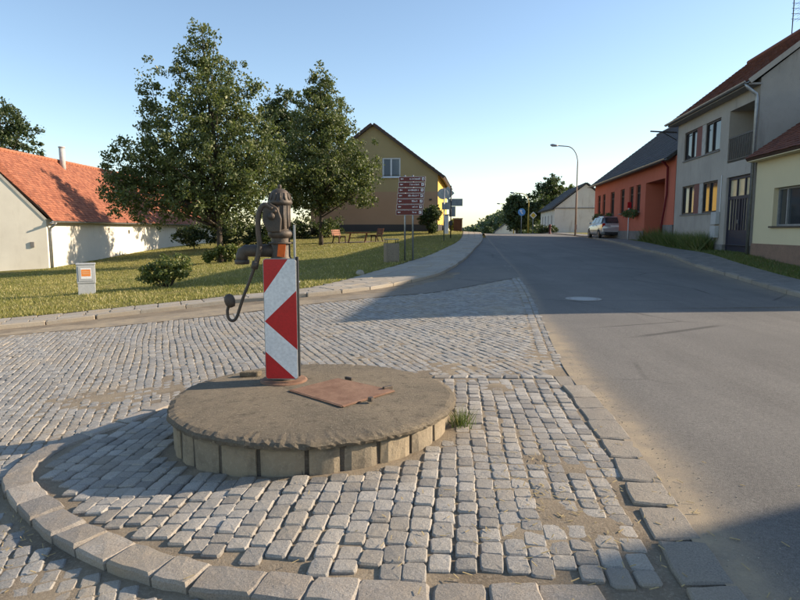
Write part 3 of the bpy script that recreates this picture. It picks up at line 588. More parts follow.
def window(parent, x0, x1, z0, z1, y, fm, gm, mull=(.5,), trans=(), sill=None, f=.06, P=None, curtain=False):
    P = P or (lambda x, yy, z: (x, yy, z)); m = MB()
    def b(xa, xb, ya, yb, za, zb):
        p = [P(*q) for q in ((xa,ya,za),(xb,ya,za),(xb,yb,za),(xa,yb,za),(xa,ya,zb),(xb,ya,zb),(xb,yb,zb),(xa,yb,zb))]; return m.add(p, [(3,2,1,0),(4,5,6,7),(0,1,5,4),(1,2,6,5),(2,3,7,6),(3,0,4,7)])
    b(x0, x0+f, y-.05, y+.02, z0, z1); b(x1-f, x1, y-.05, y+.02, z0, z1); b(x0+f, x1-f, y-.05, y+.02, z0, z0+f); b(x0+f, x1-f, y-.05, y+.02, z1-f, z1)
    for t in mull: xm = x0+(x1-x0)*t; b(xm-f*.55, xm+f*.55, y-.055, y+.015, z0+f, z1-f)
    for t in trans: zm = z0+(z1-z0)*t; b(x0+f, x1-f, y-.052, y+.012, zm-f*.5, zm+f*.5)
    w = m.build('window', fm, parent); edges = [0]+list(mull)+[1]
    for a, c in zip(edges, edges[1:]):
        m = MB(); m.quad(P(x0+(x1-x0)*a, y, z0), P(x0+(x1-x0)*c, y, z0), P(x0+(x1-x0)*c, y, z1), P(x0+(x1-x0)*a, y, z1)); m.build('pane', gm, w, recalc=False)
    if sill:
        m = MB(); b(x0-.06, x1+.06, sill[0], sill[1], z0-.05, z0+.002); m.build('sill', sill[2], w)
    return w
def tiles(name, parent, o, u, v, W, L, tw, tl, mat, th=.02, seed=1, jit=.004):
    """overlapping tiles on the roof plane o + a*u + b*v (u along the eave, v up the slope)"""
    r = np.random.default_rng(seed); o, u, v = (np.array(q, float) for q in (o, u, v)); n = np.cross(u, v); n /= np.linalg.norm(n)
    if n[2] < 0: n = -n
    ncol = max(1, int(W/tw)); nrow = max(1, int(L/tl)); tw = W/ncol; tl = L/nrow; Vs = []; Ts = []
    for i in range(nrow):
        sh = .5*tw if i % 2 else 0
        a = np.arange(ncol+(1 if sh else 0))*tw-sh; a0 = np.maximum(a, 0); a1 = np.minimum(a+tw, W); b0 = i*tl-.02; b1 = b0+tl*1.35
        h0 = th*1.9+r.normal(0, jit, len(a)); h1 = th*.5
        for (aa, bb, hh) in ((a0+.006, b0, h0), (a1-.006, b0, h0), (a1-.006, b1, h1+0*a), (a0+.006, b1, h1+0*a), (a0+.006, b0, h0-th), (a1-.006, b0, h0-th), (a1-.006, b1, h1-th*.9+0*a), (a0+.006, b1, h1-th*.9+0*a)):
            Vs.append(o+aa[:, None]*u+np.full(len(a), min(bb, L))[:, None]*v+np.asarray(hh)[:, None]*n)
        Ts.append(r.random(len(a)))
    V = []; T_ = []
    for i in range(nrow):
        blk = np.stack(Vs[i*8:(i+1)*8], 1); V.append(blk.reshape(-1, 3)); T_.append(np.repeat(Ts[i], 8))
    V = np.concatenate(V); nt = len(V)//8; f0 = np.array([(0,1,2,3),(0,4,5,1),(1,5,6,2),(3,7,4,0)]); F = (f0[None]+(np.arange(nt)*8)[:, None, None]).reshape(-1, 4)
    ob = np_mesh(name, V, F, mat, parent, {'tint': np.concatenate(T_)}); tag(ob, kind='stuff'); return ob
def slope(parent, mat, tmat, x0, x1, ye, ze, yr, zr, tw, tl, seed=1, th=.12, skew0=0., skew1=0., name='roof'):
    """one roof slope from the eave line (y=ye, z=ze) to the ridge (y=yr, z=zr); a closed slab with tiles on it"""
    n = Vector((0, -(zr-ze), (yr-ye))).normalized()
    if n.z < 0: n = -n
    m = MB(); m.prism([(x0,ye,ze),(x1,ye,ze),(x1+skew1,yr,zr),(x0+skew0,yr,zr)], tuple(n*-th)); r = m.build(name, mat, parent)
    L = math.hypot(yr-ye, zr-ze); tiles('roof_tiles', r, Vector((x0, ye, ze))+n*.004, (1,0,0), (0,(yr-ye)/L,(zr-ze)/L), x1-x0, L, tw, tl, tmat, .02, seed); return r
def gutter(parent, x0, x1, y, z, r=.07, mat=None):
    m = MB(); prof = [(r*math.cos(a), r*math.sin(a)) for a in np.linspace(math.pi, 2*math.pi, 7)]; prof += [(p[0]*.85, p[1]*.85) for p in prof[::-1]]
    m.prism(prof, (x1-x0, 0, 0), lambda p: (x0, y+p[0], z+p[1])); return m.build('gutter', mat or GALV, parent)
HK = .1225; HA = math.atan(HK)
def hline(y): return 9.5+HK*y
# ---- grey two-storey house (local x runs towards the camera, -y faces the road)
y0 = 29.05; gz = .55
gh = thing('grey_house', 'two-storey grey plastered house with recessed balcony and dark garage door', 'house', (hline(y0), y0, gz), -math.pi/2-HA)
W, D, E_ = 8.25, 6.1, 6.0; zz = lambda z: z-gz
up, lo = (.95,5.05,zz(4.6),zz(5.85)), (.95,5.05,zz(2.2),zz(3.46)); bal = (5.85,8.1,zz(3.98),zz(5.9),1.3); gar = (5.92,8.05,0.12,zz(3.45),.16)
m = MB(); wall(m, 0, W, zz(.95), E_, [up, lo, bal, (5.92,8.05,zz(.95),zz(3.45),.16)], .14); m.build('wall', GREYP, gh)
m = MB(); m.box(-.02, 5.90, -.03, .2, -.3, zz(.95)); m.box(8.06, W, -.03, .2, -.3, zz(.95)); m.build('plinth', GREYPL, gh)
m = MB(); m.quad((bal[0],1.3,bal[2]), (bal[1],1.3,bal[2]), (bal[1],1.3,bal[3]), (bal[0],1.3,bal[3])); m.build('balcony_back_wall', stained('ochre_balcony_plaster', (.34,.27,.17), (.29,.23,.15), (.2,.16,.11)), gh, recalc=False)
m = MB(); m.box(6.3, 7.15, 1.24, 1.29, bal[2], bal[2]+1.85); m.build('balcony_door', BFRAME, gh)
rail = MB(); rail.box(bal[0]+.01, bal[1]-.01, .0, .05, zz(4.86), zz(4.92)); rail.box(bal[0]+.01, bal[1]-.01, .0, .04, zz(4.05), zz(4.09)); rail = rail.build('railing', DARKM, gh)
for x in np.arange(bal[0]+.06, bal[1]-.03, .115): MB().box(x, x+.045, .012, .03, zz(4.09), zz(4.86)).build('baluster', DARKM, rail)
m = MB(); m.quad((0,D,-.3), (0,0,-.3), (0,0,E_), (0,D,E_)); m.add([(0,0,E_),(0,3.05,E_+2.44),(0,D,E_)], [(0,1,2)]); m.quad((0,D,-.3), (W,D,-.3), (W,D,E_), (0,D,E_)); m.build('wall', GREYP2, gh)
m = MB(); m.quad((W,0,-.3), (W,D,-.3), (W,D,E_), (W,0,E_)); m.add([(W,0,E_),(W,D,E_),(W,3.05,E_+2.44)], [(0,1,2)]); m.build('gable_wall', GREYP2, gh)
slope(gh, DARKM, TILE_B, -.3, W+.08, -.42, E_-.10, 3.05, E_+2.60, .22, .17, 2); slope(gh, DARKM, TILE_B, -.3, W+.08, D+.42, E_-.10, 3.05, E_+2.60, .4, .3, 3)
m = MB(); m.tube([(-.3,3.05,E_+2.62),(W+.08,3.05,E_+2.62)], .11, 8); m.build('ridge', TILE_B, gh)
m = MB(); m.box(-.3, W+.05, -.40, 0, E_-.22, E_-.16); m.build('soffit', simple('soffit_board', (.30,.28,.26), (.22,.2,.19)), gh)
m = MB(); m.bar((W+.10,-.40,E_-.12), (W+.10,3.05,E_+2.56), .03, .16); m.build('verge_board', GREYP, gh)
gutter(gh, -.35, W+.1, -.48, E_-.10, .08)
m = MB(); m.tube([(W-.05,-.46,E_-.16),(W-.02,-.40,E_-.3),(W-.02,-.12,E_-.52),(W-.02,-.09,E_-.7),(W-.02,-.09,.1)], .055, 10); m.build('downpipe', GALV, gh, True)
for (za, zb) in ((up[2], up[3]), (lo[2], lo[3])):
    window(gh, .95, 2.42, za, zb, .10, BFRAME, GLASS, (.58,), f=.07); w2 = window(gh, 3.45, 5.05, za, zb, .10, BFRAME, GLASS, (.45,), f=.07)
    MB().box(2.425, 3.05, .03, .12, za, zb).build('panel', PANELBR, gh); MB().box(3.055, 3.44, .02, .12, za, zb).build('panel', simple('pale_worn_panel', (.50,.47,.43), (.36,.34,.31), .8, 6), gh)
    MB().box(1.9, 2.3, .125, .135, za+.05, zb-.05).build('curtain', CURTAIN, w2); MB().box(4.30, 4.95, .125, .135, za+.05, zb-.05).build('curtain', CURTAIN, w2)
    MB().box(.9, 5.1, -.05, .1, za-.05, za-.005).build('sill', GREYPL, gh)
gd = MB(); gd.box(5.93, 6.03, .08, .15, .1, zz(3.44)); gd.box(7.94, 8.04, .08, .15, .1, zz(3.44)); gd.box(6.03, 7.94, .08, .15, zz(3.34), zz(3.44)); gd.box(6.03, 7.94, .08, .15, zz(2.62), zz(2.74)); gd.box(6.03, 7.94, .10, .15, .1, .95); gd.box(6.94, 7.03, .07, .15, .95, zz(2.62))
for x in (6.64, 7.30): gd.box(x, x+.08, .08, .15, zz(2.74), zz(3.34))
for x in (6.21, 6.44, 6.67, 6.85, 7.12, 7.33, 7.56, 7.78): gd.box(x, x+.10, .09, .15, .95, zz(2.62))
gd = gd.build('garage_door', DOORBLUE, gh)
for (a, b) in ((6.03,6.64),(6.72,7.30),(7.38,7.94)): MB().box(a, b, .13, .14, zz(2.74), zz(3.34)).build('pane', FROST, gd)
for (a, b) in ((6.03,6.21),(6.31,6.44),(6.54,6.67),(6.77,6.85),(7.03,7.12),(7.22,7.33),(7.43,7.56),(7.66,7.78)): MB().box(a, b, .13, .14, .95, zz(2.62)).build('pane', FROST, gd)
MB().obox((6.98,.05,1.25), (.03,.05,.14)).build('handle', GALV, gd)
for (za, zb, s) in ((zz(1.72), zz(2.2), .03), (zz(1.2), zz(1.66), 0)): MB().box(4.95+s, 5.45+s, -.16, -.005, za, zb).build('meter_box', CABPL, gh, False, .01)
m = MB(); m.tube([(5.5,-.03,zz(2.2)),(5.5,-.03,zz(3.6))], .015, 6); m.build('cable', WFRAME, gh)
m = MB(); m.bar((-.05,-.05,E_-.5), (-.05,-1.25,E_-.42), .06, .06); m.bar((-.05,-.05,E_-.85), (-.05,-.7,E_-.47), .035, .035); m.build('bracket', DARKM, gh)
an = thing('roof_antenna', 'tall thin television antenna mast on the grey house roof', 'antenna', tuple(gh.matrix_basis @ Vector((3.5, 3.05, E_+2.66))), -HA)
MB().tube([(0,0,-.1),(0,0,1.5)], .022, 6).build('mast', DARKM, an)
for z in (1.25, 1.05, .85, .65):
    e = MB(); e.tube([(-.06,0,z),(.9,.15,z)], .01, 5); [e.tube([(x,-.22,z),(x,.34,z)], .006, 4) for x in (.15,.3,.45,.6,.75)]; e.build('antenna_boom', DARKM, an)
# ---- cream house nearer the camera
y1 = 20.80; cz = .30
ch = thing('cream_house', 'single-storey cream house with brown tile roof and grey window beside the grey house', 'house', (hline(y1), y1, cz), -math.pi/2-HA)
W2, D2, E2 = 7.6, 5.4, 3.62; q = lambda z: z-cz
ops = [(1.35,3.15,q(1.62),q(2.82),.22),(4.6,6.2,q(1.62),q(2.82),.22)]
m = MB(); wall(m, .06, W2, q(1.05), E2, ops); m.quad((W2,0,q(1.05)), (W2,D2,q(1.05)), (W2,D2,E2), (W2,0,E2)); m.add([(W2,0,E2),(W2,D2,E2),(W2,D2/2,E2+2.05)], [(0,1,2)]); m.quad((W2,D2,-.3), (.06,D2,-.3), (.06,D2,E2), (W2,D2,E2)); m.quad((.06,0,q(1.05)), (.06,D2,q(1.05)), (.06,D2,E2), (.06,0,E2)); m.build('wall', CREAMP, ch)
m = MB(); m.box(.05, W2+.04, -.04, D2+.02, -.4, q(1.05)); m.build('plinth', BROWNPL, ch)
slope(ch, WOODDK, TILE_B, .07, W2+.25, -.40, E2-.05, D2/2, E2+2.12, .22, .17, 5); slope(ch, WOODDK, TILE_B, .07, W2+.25, D2+.40, E2-.05, D2/2, E2+2.12, .4, .3, 6)
m = MB(); m.tube([(.07,D2/2,E2+2.13),(W2+.25,D2/2,E2+2.13)], .10, 8); m.build('ridge', TILE_B, ch)
for o in ops:
    w = window(ch, o[0], o[1], o[2], o[3], .19, GREYM, GLASS, (.33,), f=.06, sill=(-.08,.2,DARKM))
    bl = MB(); [bl.box(o[0]+.62, o[1]-.06, .205, .215, z, z+.035) for z in np.arange(o[2]+.06, o[3]-.05, .045)]; bl.build('blind', CURTAIN, w)
m = MB(); m.box(.07, W2+.2, -.34, 0, E2-.16, E2-.12); m.build('soffit', CREAMP, ch)
# ---- red house beyond
y2 = 48.4; rz_ = .85
rh = thing('red_house', 'long single-storey brick-red house with dark grey roof and recessed gateway', 'house', (hline(y2), y2, rz_), -math.pi/2-HA)
W3, D3, E3 = 19.4, 9.2, 4.15; q = lambda z: z-rz_
wins = [(1.2,2.2),(2.95,3.9),(5.6,6.8),(8.5,9.6),(10.8,11.8),(12.35,13.35)]; ops = [(a, b, q(2.55), q(4.1), .18) for a, b in wins]+[(14.4,17.85,q(1.0),q(4.08),1.5)]
m = MB(); wall(m, 0, W3, q(1.0), E3, ops); m.quad((0,0,-.2), (0,D3,-.2), (0,D3,E3), (0,0,E3)); m.add([(0,0,E3),(0,D3,E3),(0,D3/2,E3+3.75)], [(0,1,2)]); m.quad((W3,0,-.2), (W3,D3,-.2), (W3,D3,E3), (W3,0,E3)); m.add([(W3,0,E3),(W3,D3,E3),(W3,D3/2,E3+3.75)], [(0,1,2)]); m.quad((0,D3,-.2), (W3,D3,-.2), (W3,D3,E3), (0,D3,E3)); m.build('wall', REDP, rh)
m = MB(); m.box(-.03, 14.39, -.05, .1, -.35, q(1.45)); m.box(17.86, W3, -.05, .1, -.35, q(1.75)); m.build('plinth', GREYPL, rh)
slope(rh, DARKM, TILE_G, -.25, W3+.02, -.45, E3-.12, D3/2, E3+3.8, .35, .28, 7); slope(rh, DARKM, TILE_G, -.25, W3+.02, D3+.45, E3-.12, D3/2, E3+3.8, .6, .5, 8)
m = MB(); m.tube([(-.25,D3/2,E3+3.82),(W3,D3/2,E3+3.82)], .12, 8); m.build('ridge', TILE_G, rh)
gutter(rh, -.25, W3, -.5, E3-.12, .075)
for a, b in wins: window(rh, a, b, q(2.55), q(4.1), .14, WOODDK, GLASS, (.5,), (.7,), f=.09, sill=(-.1,.15,GREYPL))
m = MB(); m.box(14.4, 17.85, 1.44, 1.5, q(1.0), q(4.08)); dr = m.build('gate', WOODDK, rh)
for x in np.arange(14.42, 17.8, .29): MB().box(x, x+.26, 1.415, 1.44, q(1.02), q(4.05)).build('plank', WOODDK, dr)
m = MB(); hp_ = cr([(18.9,-.45,), (18.75,-.12)], 3); m.tube([(18.75,-.48,E3-.15),(18.6,-.3,E3-.25),(18.5,-.1,E3-.45),(18.45,-.08,2.4),(18.2,-.1,1.6),(17.95,-.12,.9),(17.9,-.12,.1)], .055, 8); m.build('downpipe', HOSE, rh, True)
# flower boxes on the red house sills
def leaf_cloud(name, parent, centers, radii, per, size, mat, seed=1, flat=.0, hang=.0):
    r = np.random.default_rng(seed); C = np.repeat(np.asarray(centers, float), per, 0); Rr = np.repeat(np.asarray(radii, float), per)[:, None]
    n = len(C); d = r.normal(size=(n, 3)); d /= np.linalg.norm(d, axis=1)[:, None]; P = C+d*Rr*(r.random((n, 1))**.45)*np.array([1, 1, .75]); P[:, 2] -= hang*r.random(n)*Rr[:, 0]
    a = r.normal(size=(n, 3)); a[:, 2] -= .35; a /= np.linalg.norm(a, axis=1)[:, None]; b = np.cross(a, d+r.normal(0, .5, (n, 3))); b /= (np.linalg.norm(b, axis=1)[:, None]+1e-9)
    s = size*r.uniform(.6, 1.35, (n, 1)); nn = np.cross(a, b); V = np.stack([P-a*s*.55, P+b*s*.36+nn*s*.10, P+a*s*.6, P-b*s*.36+nn*s*.10], 1).reshape(-1, 3); F = np.arange(n*4).reshape(-1, 4)
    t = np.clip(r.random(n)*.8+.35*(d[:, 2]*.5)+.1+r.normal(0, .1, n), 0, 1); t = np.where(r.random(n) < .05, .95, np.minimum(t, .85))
    return np_mesh(name, V, F, mat, parent, {'tint': np.repeat(t, 4)})
GERAN = foliage('geranium', (.05,.10,.03), (.11,.16,.05), (.55,.03,.04))
M3 = rh.matrix_basis
for i, (a, b) in enumerate([wins[0], wins[1], wins[2], wins[4], wins[5]]):
    fb = thing('flower_box', ['planted flower box under the farthest window of the red house', 'planted flower box under the second farthest red house window', 'planted flower box under the red house window above the car roof', 'planted flower box under the second window from the red house gateway', 'planted flower box under the window nearest the red house gateway'][i], 'flower box', tuple(M3 @ Vector(((a+b)/2, -.12, q(2.42)))), -math.pi/2-HA, 'flower boxes on the red house')
    MB().box(-.5, .5, -.11, .04, -.08, .1).build('trough', WOODDK, fb)
    leaf_cloud('plants', fb, [(x, -.06+random.uniform(-.1, .02), random.uniform(-.05, .3)) for x in np.linspace(-.5, .5, 9)], [.2]*9, 40, .09, GERAN, 40+i, 0, .8)
# ---- far white house
fy = 71.8; fh = thing('white_gabled_house', 'weathered white house with dark roof, its stained gable facing the camera', 'house', (18.2, fy, .9), -math.pi/2-HA+math.pi)
# local x: away from the camera, local -y: away from the road
fh.rotation_euler = (0, 0, -HA); W4, D4, E4 = 7.0, 15., 3.15
m = MB(); wall(m, 0, W4, -.3, E4, [], .1); m.add([(0,0,E4),(W4,0,E4),(W4/2,0,E4+2.75)], [(0,1,2)]); m.quad((W4,0,-.3), (W4,D4,-.3), (W4,D4,E4), (W4,0,E4)); m.quad((0,D4,-.3), (W4,D4,-.3), (W4,D4,E4), (0,D4,E4)); m.add([(0,D4,E4),(W4,D4,E4),(W4/2,D4,E4+2.75)], [(0,1,2)])
sp = lambda x, y, z: (y, D4-x, z); fw = [(2.0,3.2,.9,2.4,.15),(5.2,6.4,.9,2.4,.15),(8.4,9.6,.9,2.4,.15),(11.8,13.0,.9,2.4,.15)]; wall(m, 0, D4, -.3, E4, fw, P=sp); m.build('wall', FARWHITE, fh)
MB().box(-.06, W4+.06, -.08, .0, E4-.05, E4+.06).build('string_course', GREYPL, fh)
for a, b, c, e, _ in fw: window(fh, a, b, c, e, .12, WFRAME, GLASS, (.5,), P=sp)
for s in (0, 1):
    xe, xr = (-.4, W4/2) if s == 0 else (W4+.4, W4/2); n = Vector((-(2.9) if s == 0 else 2.9, 0, W4/2+.4)).normalized()
    m = MB(); m.prism([(xe,-.2,E4-.15),(xe,D4+.2,E4-.15),(xr,D4+.2,E4+2.85),(xr,-.2,E4+2.85)], tuple(n*.12)); r1 = m.build('roof', TILE_G, fh)
    L = math.hypot(xr-xe, 3.0); tiles('roof_tiles', r1, Vector((xe, -.2, E4-.15))+n*.125, (0,1,0), ((xr-xe)/L, 0, 3.0/L), D4+.4, L, .5, .4, TILE_G, .02, 9)
# ---- house on the near side of the side street (outside the picture, shades its lower right corner)
nh = thing('corner_house', 'cream corner house with brown roof across the side street', 'house', (11.6, 4.6, .05), -math.pi/2)
m = MB(); wall(m, 0, 9, 0, 3.4, [(1.2,2.4,1.1,2.5,.2),(4,5.2,1.1,2.5,.2),(6.8,8,1.1,2.5,.2)]); m.quad((0,6,0), (0,0,0), (0,0,3.4), (0,6,3.4)); m.add([(0,0,3.4),(0,3,5.6),(0,6,3.4)], [(0,1,2)]); m.quad((9,0,0), (9,6,0), (9,6,3.4), (9,0,3.4)); m.add([(9,0,3.4),(9,6,3.4),(9,3,5.6)], [(0,1,2)]); m.quad((9,6,0), (0,6,0), (0,6,3.4), (9,6,3.4)); m.build('wall', CREAMP, nh)
for a in (1.2, 4, 6.8): window(nh, a, a+1.2, 1.1, 2.5, .16, WFRAME, GLASS)
slope(nh, WOODDK, TILE_B, -.2, 9.2, -.4, 3.3, 3, 5.72, .3, .25, 11); slope(nh, WOODDK, TILE_B, -.2, 9.2, 6.4, 3.3, 3, 5.72, .3, .25, 12)
# ---- white barn on the left: local x runs away from the camera along the wall, -y faces the lawn
wz = -.75; wh = thing('white_barn', 'long low white house with orange clay tile roof at the left of the lawn', 'house', (-18.6, 32, wz), math.pi/2)
W5, E5 = 29., 2.85; GR = .45      # the gable leans back from a right angle
m = MB(); wall(m, 0, W5, -.4, E5, [(9.6,9.85,2.0,2.25,.12)]); m.build('wall', WHITEP, wh)
hw = 2.85; gl = lambda t, z: (-GR*t*hw, t*hw, z)      # along the gable
m = MB(); m.add([gl(0,-.4), gl(0,E5), gl(1,E5+3.62), gl(2,E5), gl(2,-.4)], [(0,1,2,3,4)]); m.quad((W5,0,-.4), (W5,2*hw,-.4), (W5,2*hw,E5), (W5,0,E5)); m.add([(W5,0,E5),(W5,2*hw,E5),(W5,hw,E5+3.62)], [(0,1,2)]); m.quad(gl(2,-.4), (W5,2*hw,-.4), (W5,2*hw,E5), gl(2,E5)); m.build('gable_wall', WHITEP, wh)
n = Vector((0, -3.78, hw+.35)).normalized()
m = MB(); m.prism([(.02+GR*.35,-.35,E5-.12),(W5,-.35,E5-.12),(W5,hw,E5+3.66),(.02-GR*hw,hw,E5+3.66)], tuple(n*-.1)); r1 = m.build('roof', WOODDK, wh)
L = math.hypot(hw+.35, 3.78); vv = ((-GR*hw-GR*.08)/L, (hw+.35)/L, 3.78/L)
tiles('roof_tiles', r1, Vector((0., -.35, E5-.12))+n*.005, (1,0,0), (0, (hw+.35)/L, 3.78/L), W5, L, .19, .16, TILE_R, .018, 13)
# tiles over the slanting verge strip
ns = 44
for k in range(ns):
    b0 = L*k/ns; w_ = GR*((hw+.35)*(k+.3)/ns-.35)
    if w_ > .15: o = Vector((-w_, -.35+(hw+.35)*k/ns, E5-.12+3.78*k/ns))+n*.005; tiles('verge_tiles', r1, o, (1,0,0), (0, (hw+.35)/L, 3.78/L), w_, L/ns, .19, L/ns/2, TILE_R, .018, 30+k)
m = MB(); m.prism([(-.06-GR*2*hw,2*hw+.35,E5-.12),(W5,2*hw+.35,E5-.12),(W5,hw,E5+3.66),(-.06-GR*hw,hw,E5+3.66)], (0,0,-.1)); m.build('roof', TILE_R, wh)
m = MB(); [m.tube([(x,hw,E5+3.68+random.uniform(-.01,.01)),(x+.36,hw,E5+3.70)], [.12,.105], 8) for x in np.arange(-GR*hw-.1, W5-.3, .34)]; m.build('ridge_tiles', TILE_R, wh)
m = MB(); m.bar(tuple(Vector(gl(.0,E5-.05))+Vector((-.02,0,0))), tuple(Vector(gl(1,E5+3.6))+Vector((-.02,0,0))), .03, .12); m.build('verge_board', simple('pale_verge', (.6,.55,.46), (.5,.45,.38)), wh)
gutter(wh, -.1, W5, -.42, E5-.13, .075)
m = MB(); m.tube([(.2,-.42,E5-.2),(.2,-.3,E5-.34),(.2,-.09,E5-.5),(.2,-.08,E5-.7),(.2,-.08,.1)], .06, 10); m.tube([(-.18,-.30,E5-.25),(.2,-.40,E5-.22)], .05, 8); m.build('downpipe', GALV, wh, True)
MB().box(-.09, .09, -.03, .02, 0, .28).build('meter_box', GREYPL, wh).matrix_local = Matrix.Translation((-.45*.62-.03, .62, 1.35)) @ Matrix.Rotation(R(-65.8), 4, 'Z')
m = MB(); m.tube([(6.6,hw-.3,E5+3.0),(6.6,hw-.3,E5+4.5)], .17, 12); m.tube([(6.6,hw-.3,E5+4.5),(6.6,hw-.3,E5+4.57)], .20, 12); m.build('chimney_pipe', simple('pale_flue', (.52,.50,.47), (.42,.40,.38), .7), wh, True)
# ---- olive house at the top of the lawn: its gable (-y) faces the camera
oz = 1.2; oh = thing('olive_house', 'olive and tan gabled house with a single white window above the lawn', 'house', (-7.45, 50.9, oz), -HA)
W6, D6, E6, A6 = 10.6, 16., 4.75, 8.7
ow = (6.05,7.55,4.55,6.15,.16)
m = MB(); wall(m, 0, W6, .75, 3.4); m.build('wall', OLIVE2, oh)
m = MB(); wall(m, 0, W6, 3.4, E6, [(ow[0],ow[1],ow[2],E6,.16)]); hh = E6; sl = (A6-E6)/(W6/2)
m.add([(0,0,E6),(ow[0],0,E6),(ow[0],0,A6-(ow[0]-W6/2)*sl),(W6/2,0,A6)], [(0,1,2,3)]); m.add([(ow[1],0,E6),(W6,0,E6),(ow[1],0,A6-(ow[1]-W6/2)*sl)], [(0,1,2)])
m.add([(ow[0],0,ow[3]),(ow[1],0,ow[3]),(ow[1],0,A6-(ow[1]-W6/2)*sl),(ow[0],0,A6-(ow[0]-W6/2)*sl)], [(0,1,2,3)])
m.quad((ow[0],0,E6), (ow[0],.16,E6), (ow[0],.16,ow[3]), (ow[0],0,ow[3])); m.quad((ow[1],.16,E6), (ow[1],0,E6), (ow[1],0,ow[3]), (ow[1],.16,ow[3])); m.quad((ow[0],0,ow[3]), (ow[0],.16,ow[3]), (ow[1],.16,ow[3]), (ow[1],0,ow[3])); m.build('gable_wall', OLIVE, oh)
m = MB(); m.quad((W6,0,.75), (W6,D6,.75), (W6,D6,E6), (W6,0,E6)); m.quad((0,D6,.75), (0,0,.75), (0,0,E6), (0,D6,E6)); m.quad((0,D6,.75), (W6,D6,.75), (W6,D6,E6), (0,D6,E6)); m.add([(0,D6,E6),(W6,D6,E6),(W6/2,D6,A6)], [(0,1,2)]); m.build('wall', YELLOWW, oh)
MB().box(-.04, W6+.04, -.04, D6, -1.2, .75).build('plinth', DARKPL, oh)
w = window(oh, ow[0], ow[1], ow[2], ow[3], .12, WFRAME, GLASS, (.48,), f=.12, sill=(-.12,.12,WFRAME)); MB().box(ow[0]+.1, ow[1]-.1, .125, .135, ow[2]+.1, ow[3]-.1).build('curtain', CURTAIN, w)
for c_ in [c for c in w.children if c.name.startswith('pane')]: c_.data.materials[0] = NT('pale_glass').done((.16,.19,.22), .15, 0, .6)
for s in (0, 1):
    xe = -.45 if s == 0 else W6+.45; ze = E6-.45*sl; n = Vector(((-1 if s == 0 else 1)*sl, 0, 1)).normalized()
    m = MB(); m.prism([(xe,-.35,ze),(xe,D6+.3,ze),(W6/2,D6+.3,A6),(W6/2,-.35,A6)], tuple(n*.2)); r1 = m.build('roof', simple('dark_roof_edge', (.09,.06,.045), (.07,.05,.04)), oh)
    L = math.hypot(W6/2+.45, A6-ze); tiles('roof_tiles', r1, Vector((xe, -.35, ze))+n*.205, (0,1,0), ((W6/2-xe)/L, 0, (A6-ze)/L), D6+.65, L, .5, .35, TILE_B, .02, 15+s)
MB().obox((W6-.6,-.03,2.0+.75), (.2,.06,.12)).build('outdoor_lamp', DARKM, oh)
# ================================================================ trees and plants
def tree(name, label, x, y, lobes, ncl, per, leaf, mat, trunk_r=.16, seed=1, lean=0., crown_r=.42, cat='tree', group=None, zoff=.08, limbs=26, stem=None):
    r = np.random.default_rng(seed); z0 = t1(x, y)+zoff; t = thing(name, label, cat, (x, y, z0), 0, group)
    lob = np.array(lobes, float); vol = lob[:, 3]*lob[:, 4]*lob[:, 5]; pick = r.choice(len(lob), ncl, p=vol**.75/(vol**.75).sum()); d = r.normal(size=(ncl, 3)); d /= np.linalg.norm(d, axis=1)[:, None]
    rad = r.random(ncl)**.42; rad = np.where(r.random(ncl) < .2, rad*r.uniform(1.0, 1.38, ncl), rad); C = lob[pick, :3]+d*lob[pick, 3:6]*rad[:, None]
    C = C[C[:, 2] > lob[:, 2].min()-lob[:, 5].max()*.95]; rr = crown_r*r.uniform(.55, 1.25, len(C))
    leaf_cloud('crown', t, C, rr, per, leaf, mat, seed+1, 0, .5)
    top = lob[:, 2].max()+lob[np.argmax(lob[:, 2]), 5]*.5; tx = lob[np.argmax(lob[:, 2]), 0]
    m = MB(); pts = []; rad_ = []
    for k in range(11):
        s = k/10; pts.append((tx*s**1.5+.08*math.sin(s*7+seed), .07*math.sin(s*5+seed*2), -.15+s*(top+.15))); rad_.append(trunk_r*(1.25 if k == 0 else 1)*(1-s)**.8+.015)
    m.tube(pts, rad_, 9); trunk = m.build('trunk', BARK, t, True); m = MB(); P = np.array(pts)
    hi_ = np.where(C[:, 2] > np.percentile(C[:, 2], 12))[0]
    for j in r.choice(hi_, min(limbs, len(hi_)), replace=False):
        e = C[j]; h = max(.12, min(.85, (e[2]-.9)/top*.75)); b = np.array([np.interp(h*10, range(11), P[:, q]) for q in range(3)]); mid = (b+e)/2+np.array([0, 0, .12*np.linalg.norm(e-b)])*r.uniform(-.3, 1.2); q0 = trunk_r*.42*(1-h)+.014
        m.tube([b, b*.45+mid*.55+r.normal(0, .05, 3), mid, e], [q0, q0*.8, q0*.6, .008], 5)
    m.build('branches', BARK, t, True); return t
tree('linden_tree', 'tallest broad green tree on the lawn, reaching over the white house', -8.62, 29.3, [(-.3,0,5.2,2.8,2.8,3.6),(-.5,0,8.2,1.6,1.6,2.2),(-.55,0,10.3,.6,.6,1.2),(-3.3,.2,4.4,2.1,2.1,2.2),(-3.3,.4,7.1,.8,1.0,1.9),(-1.9,-.2,8.6,.55,.6,1.5),(1.6,0,4.8,1.6,1.8,2.9),(1.5,0,7.6,.75,.9,1.7),(-4.5,0,3.5,1.2,1.2,1.3),(-1.2,.3,3.3,2.4,2.0,1.4)], 1120, 50, .125, LEAF, .13, 11, limbs=60)
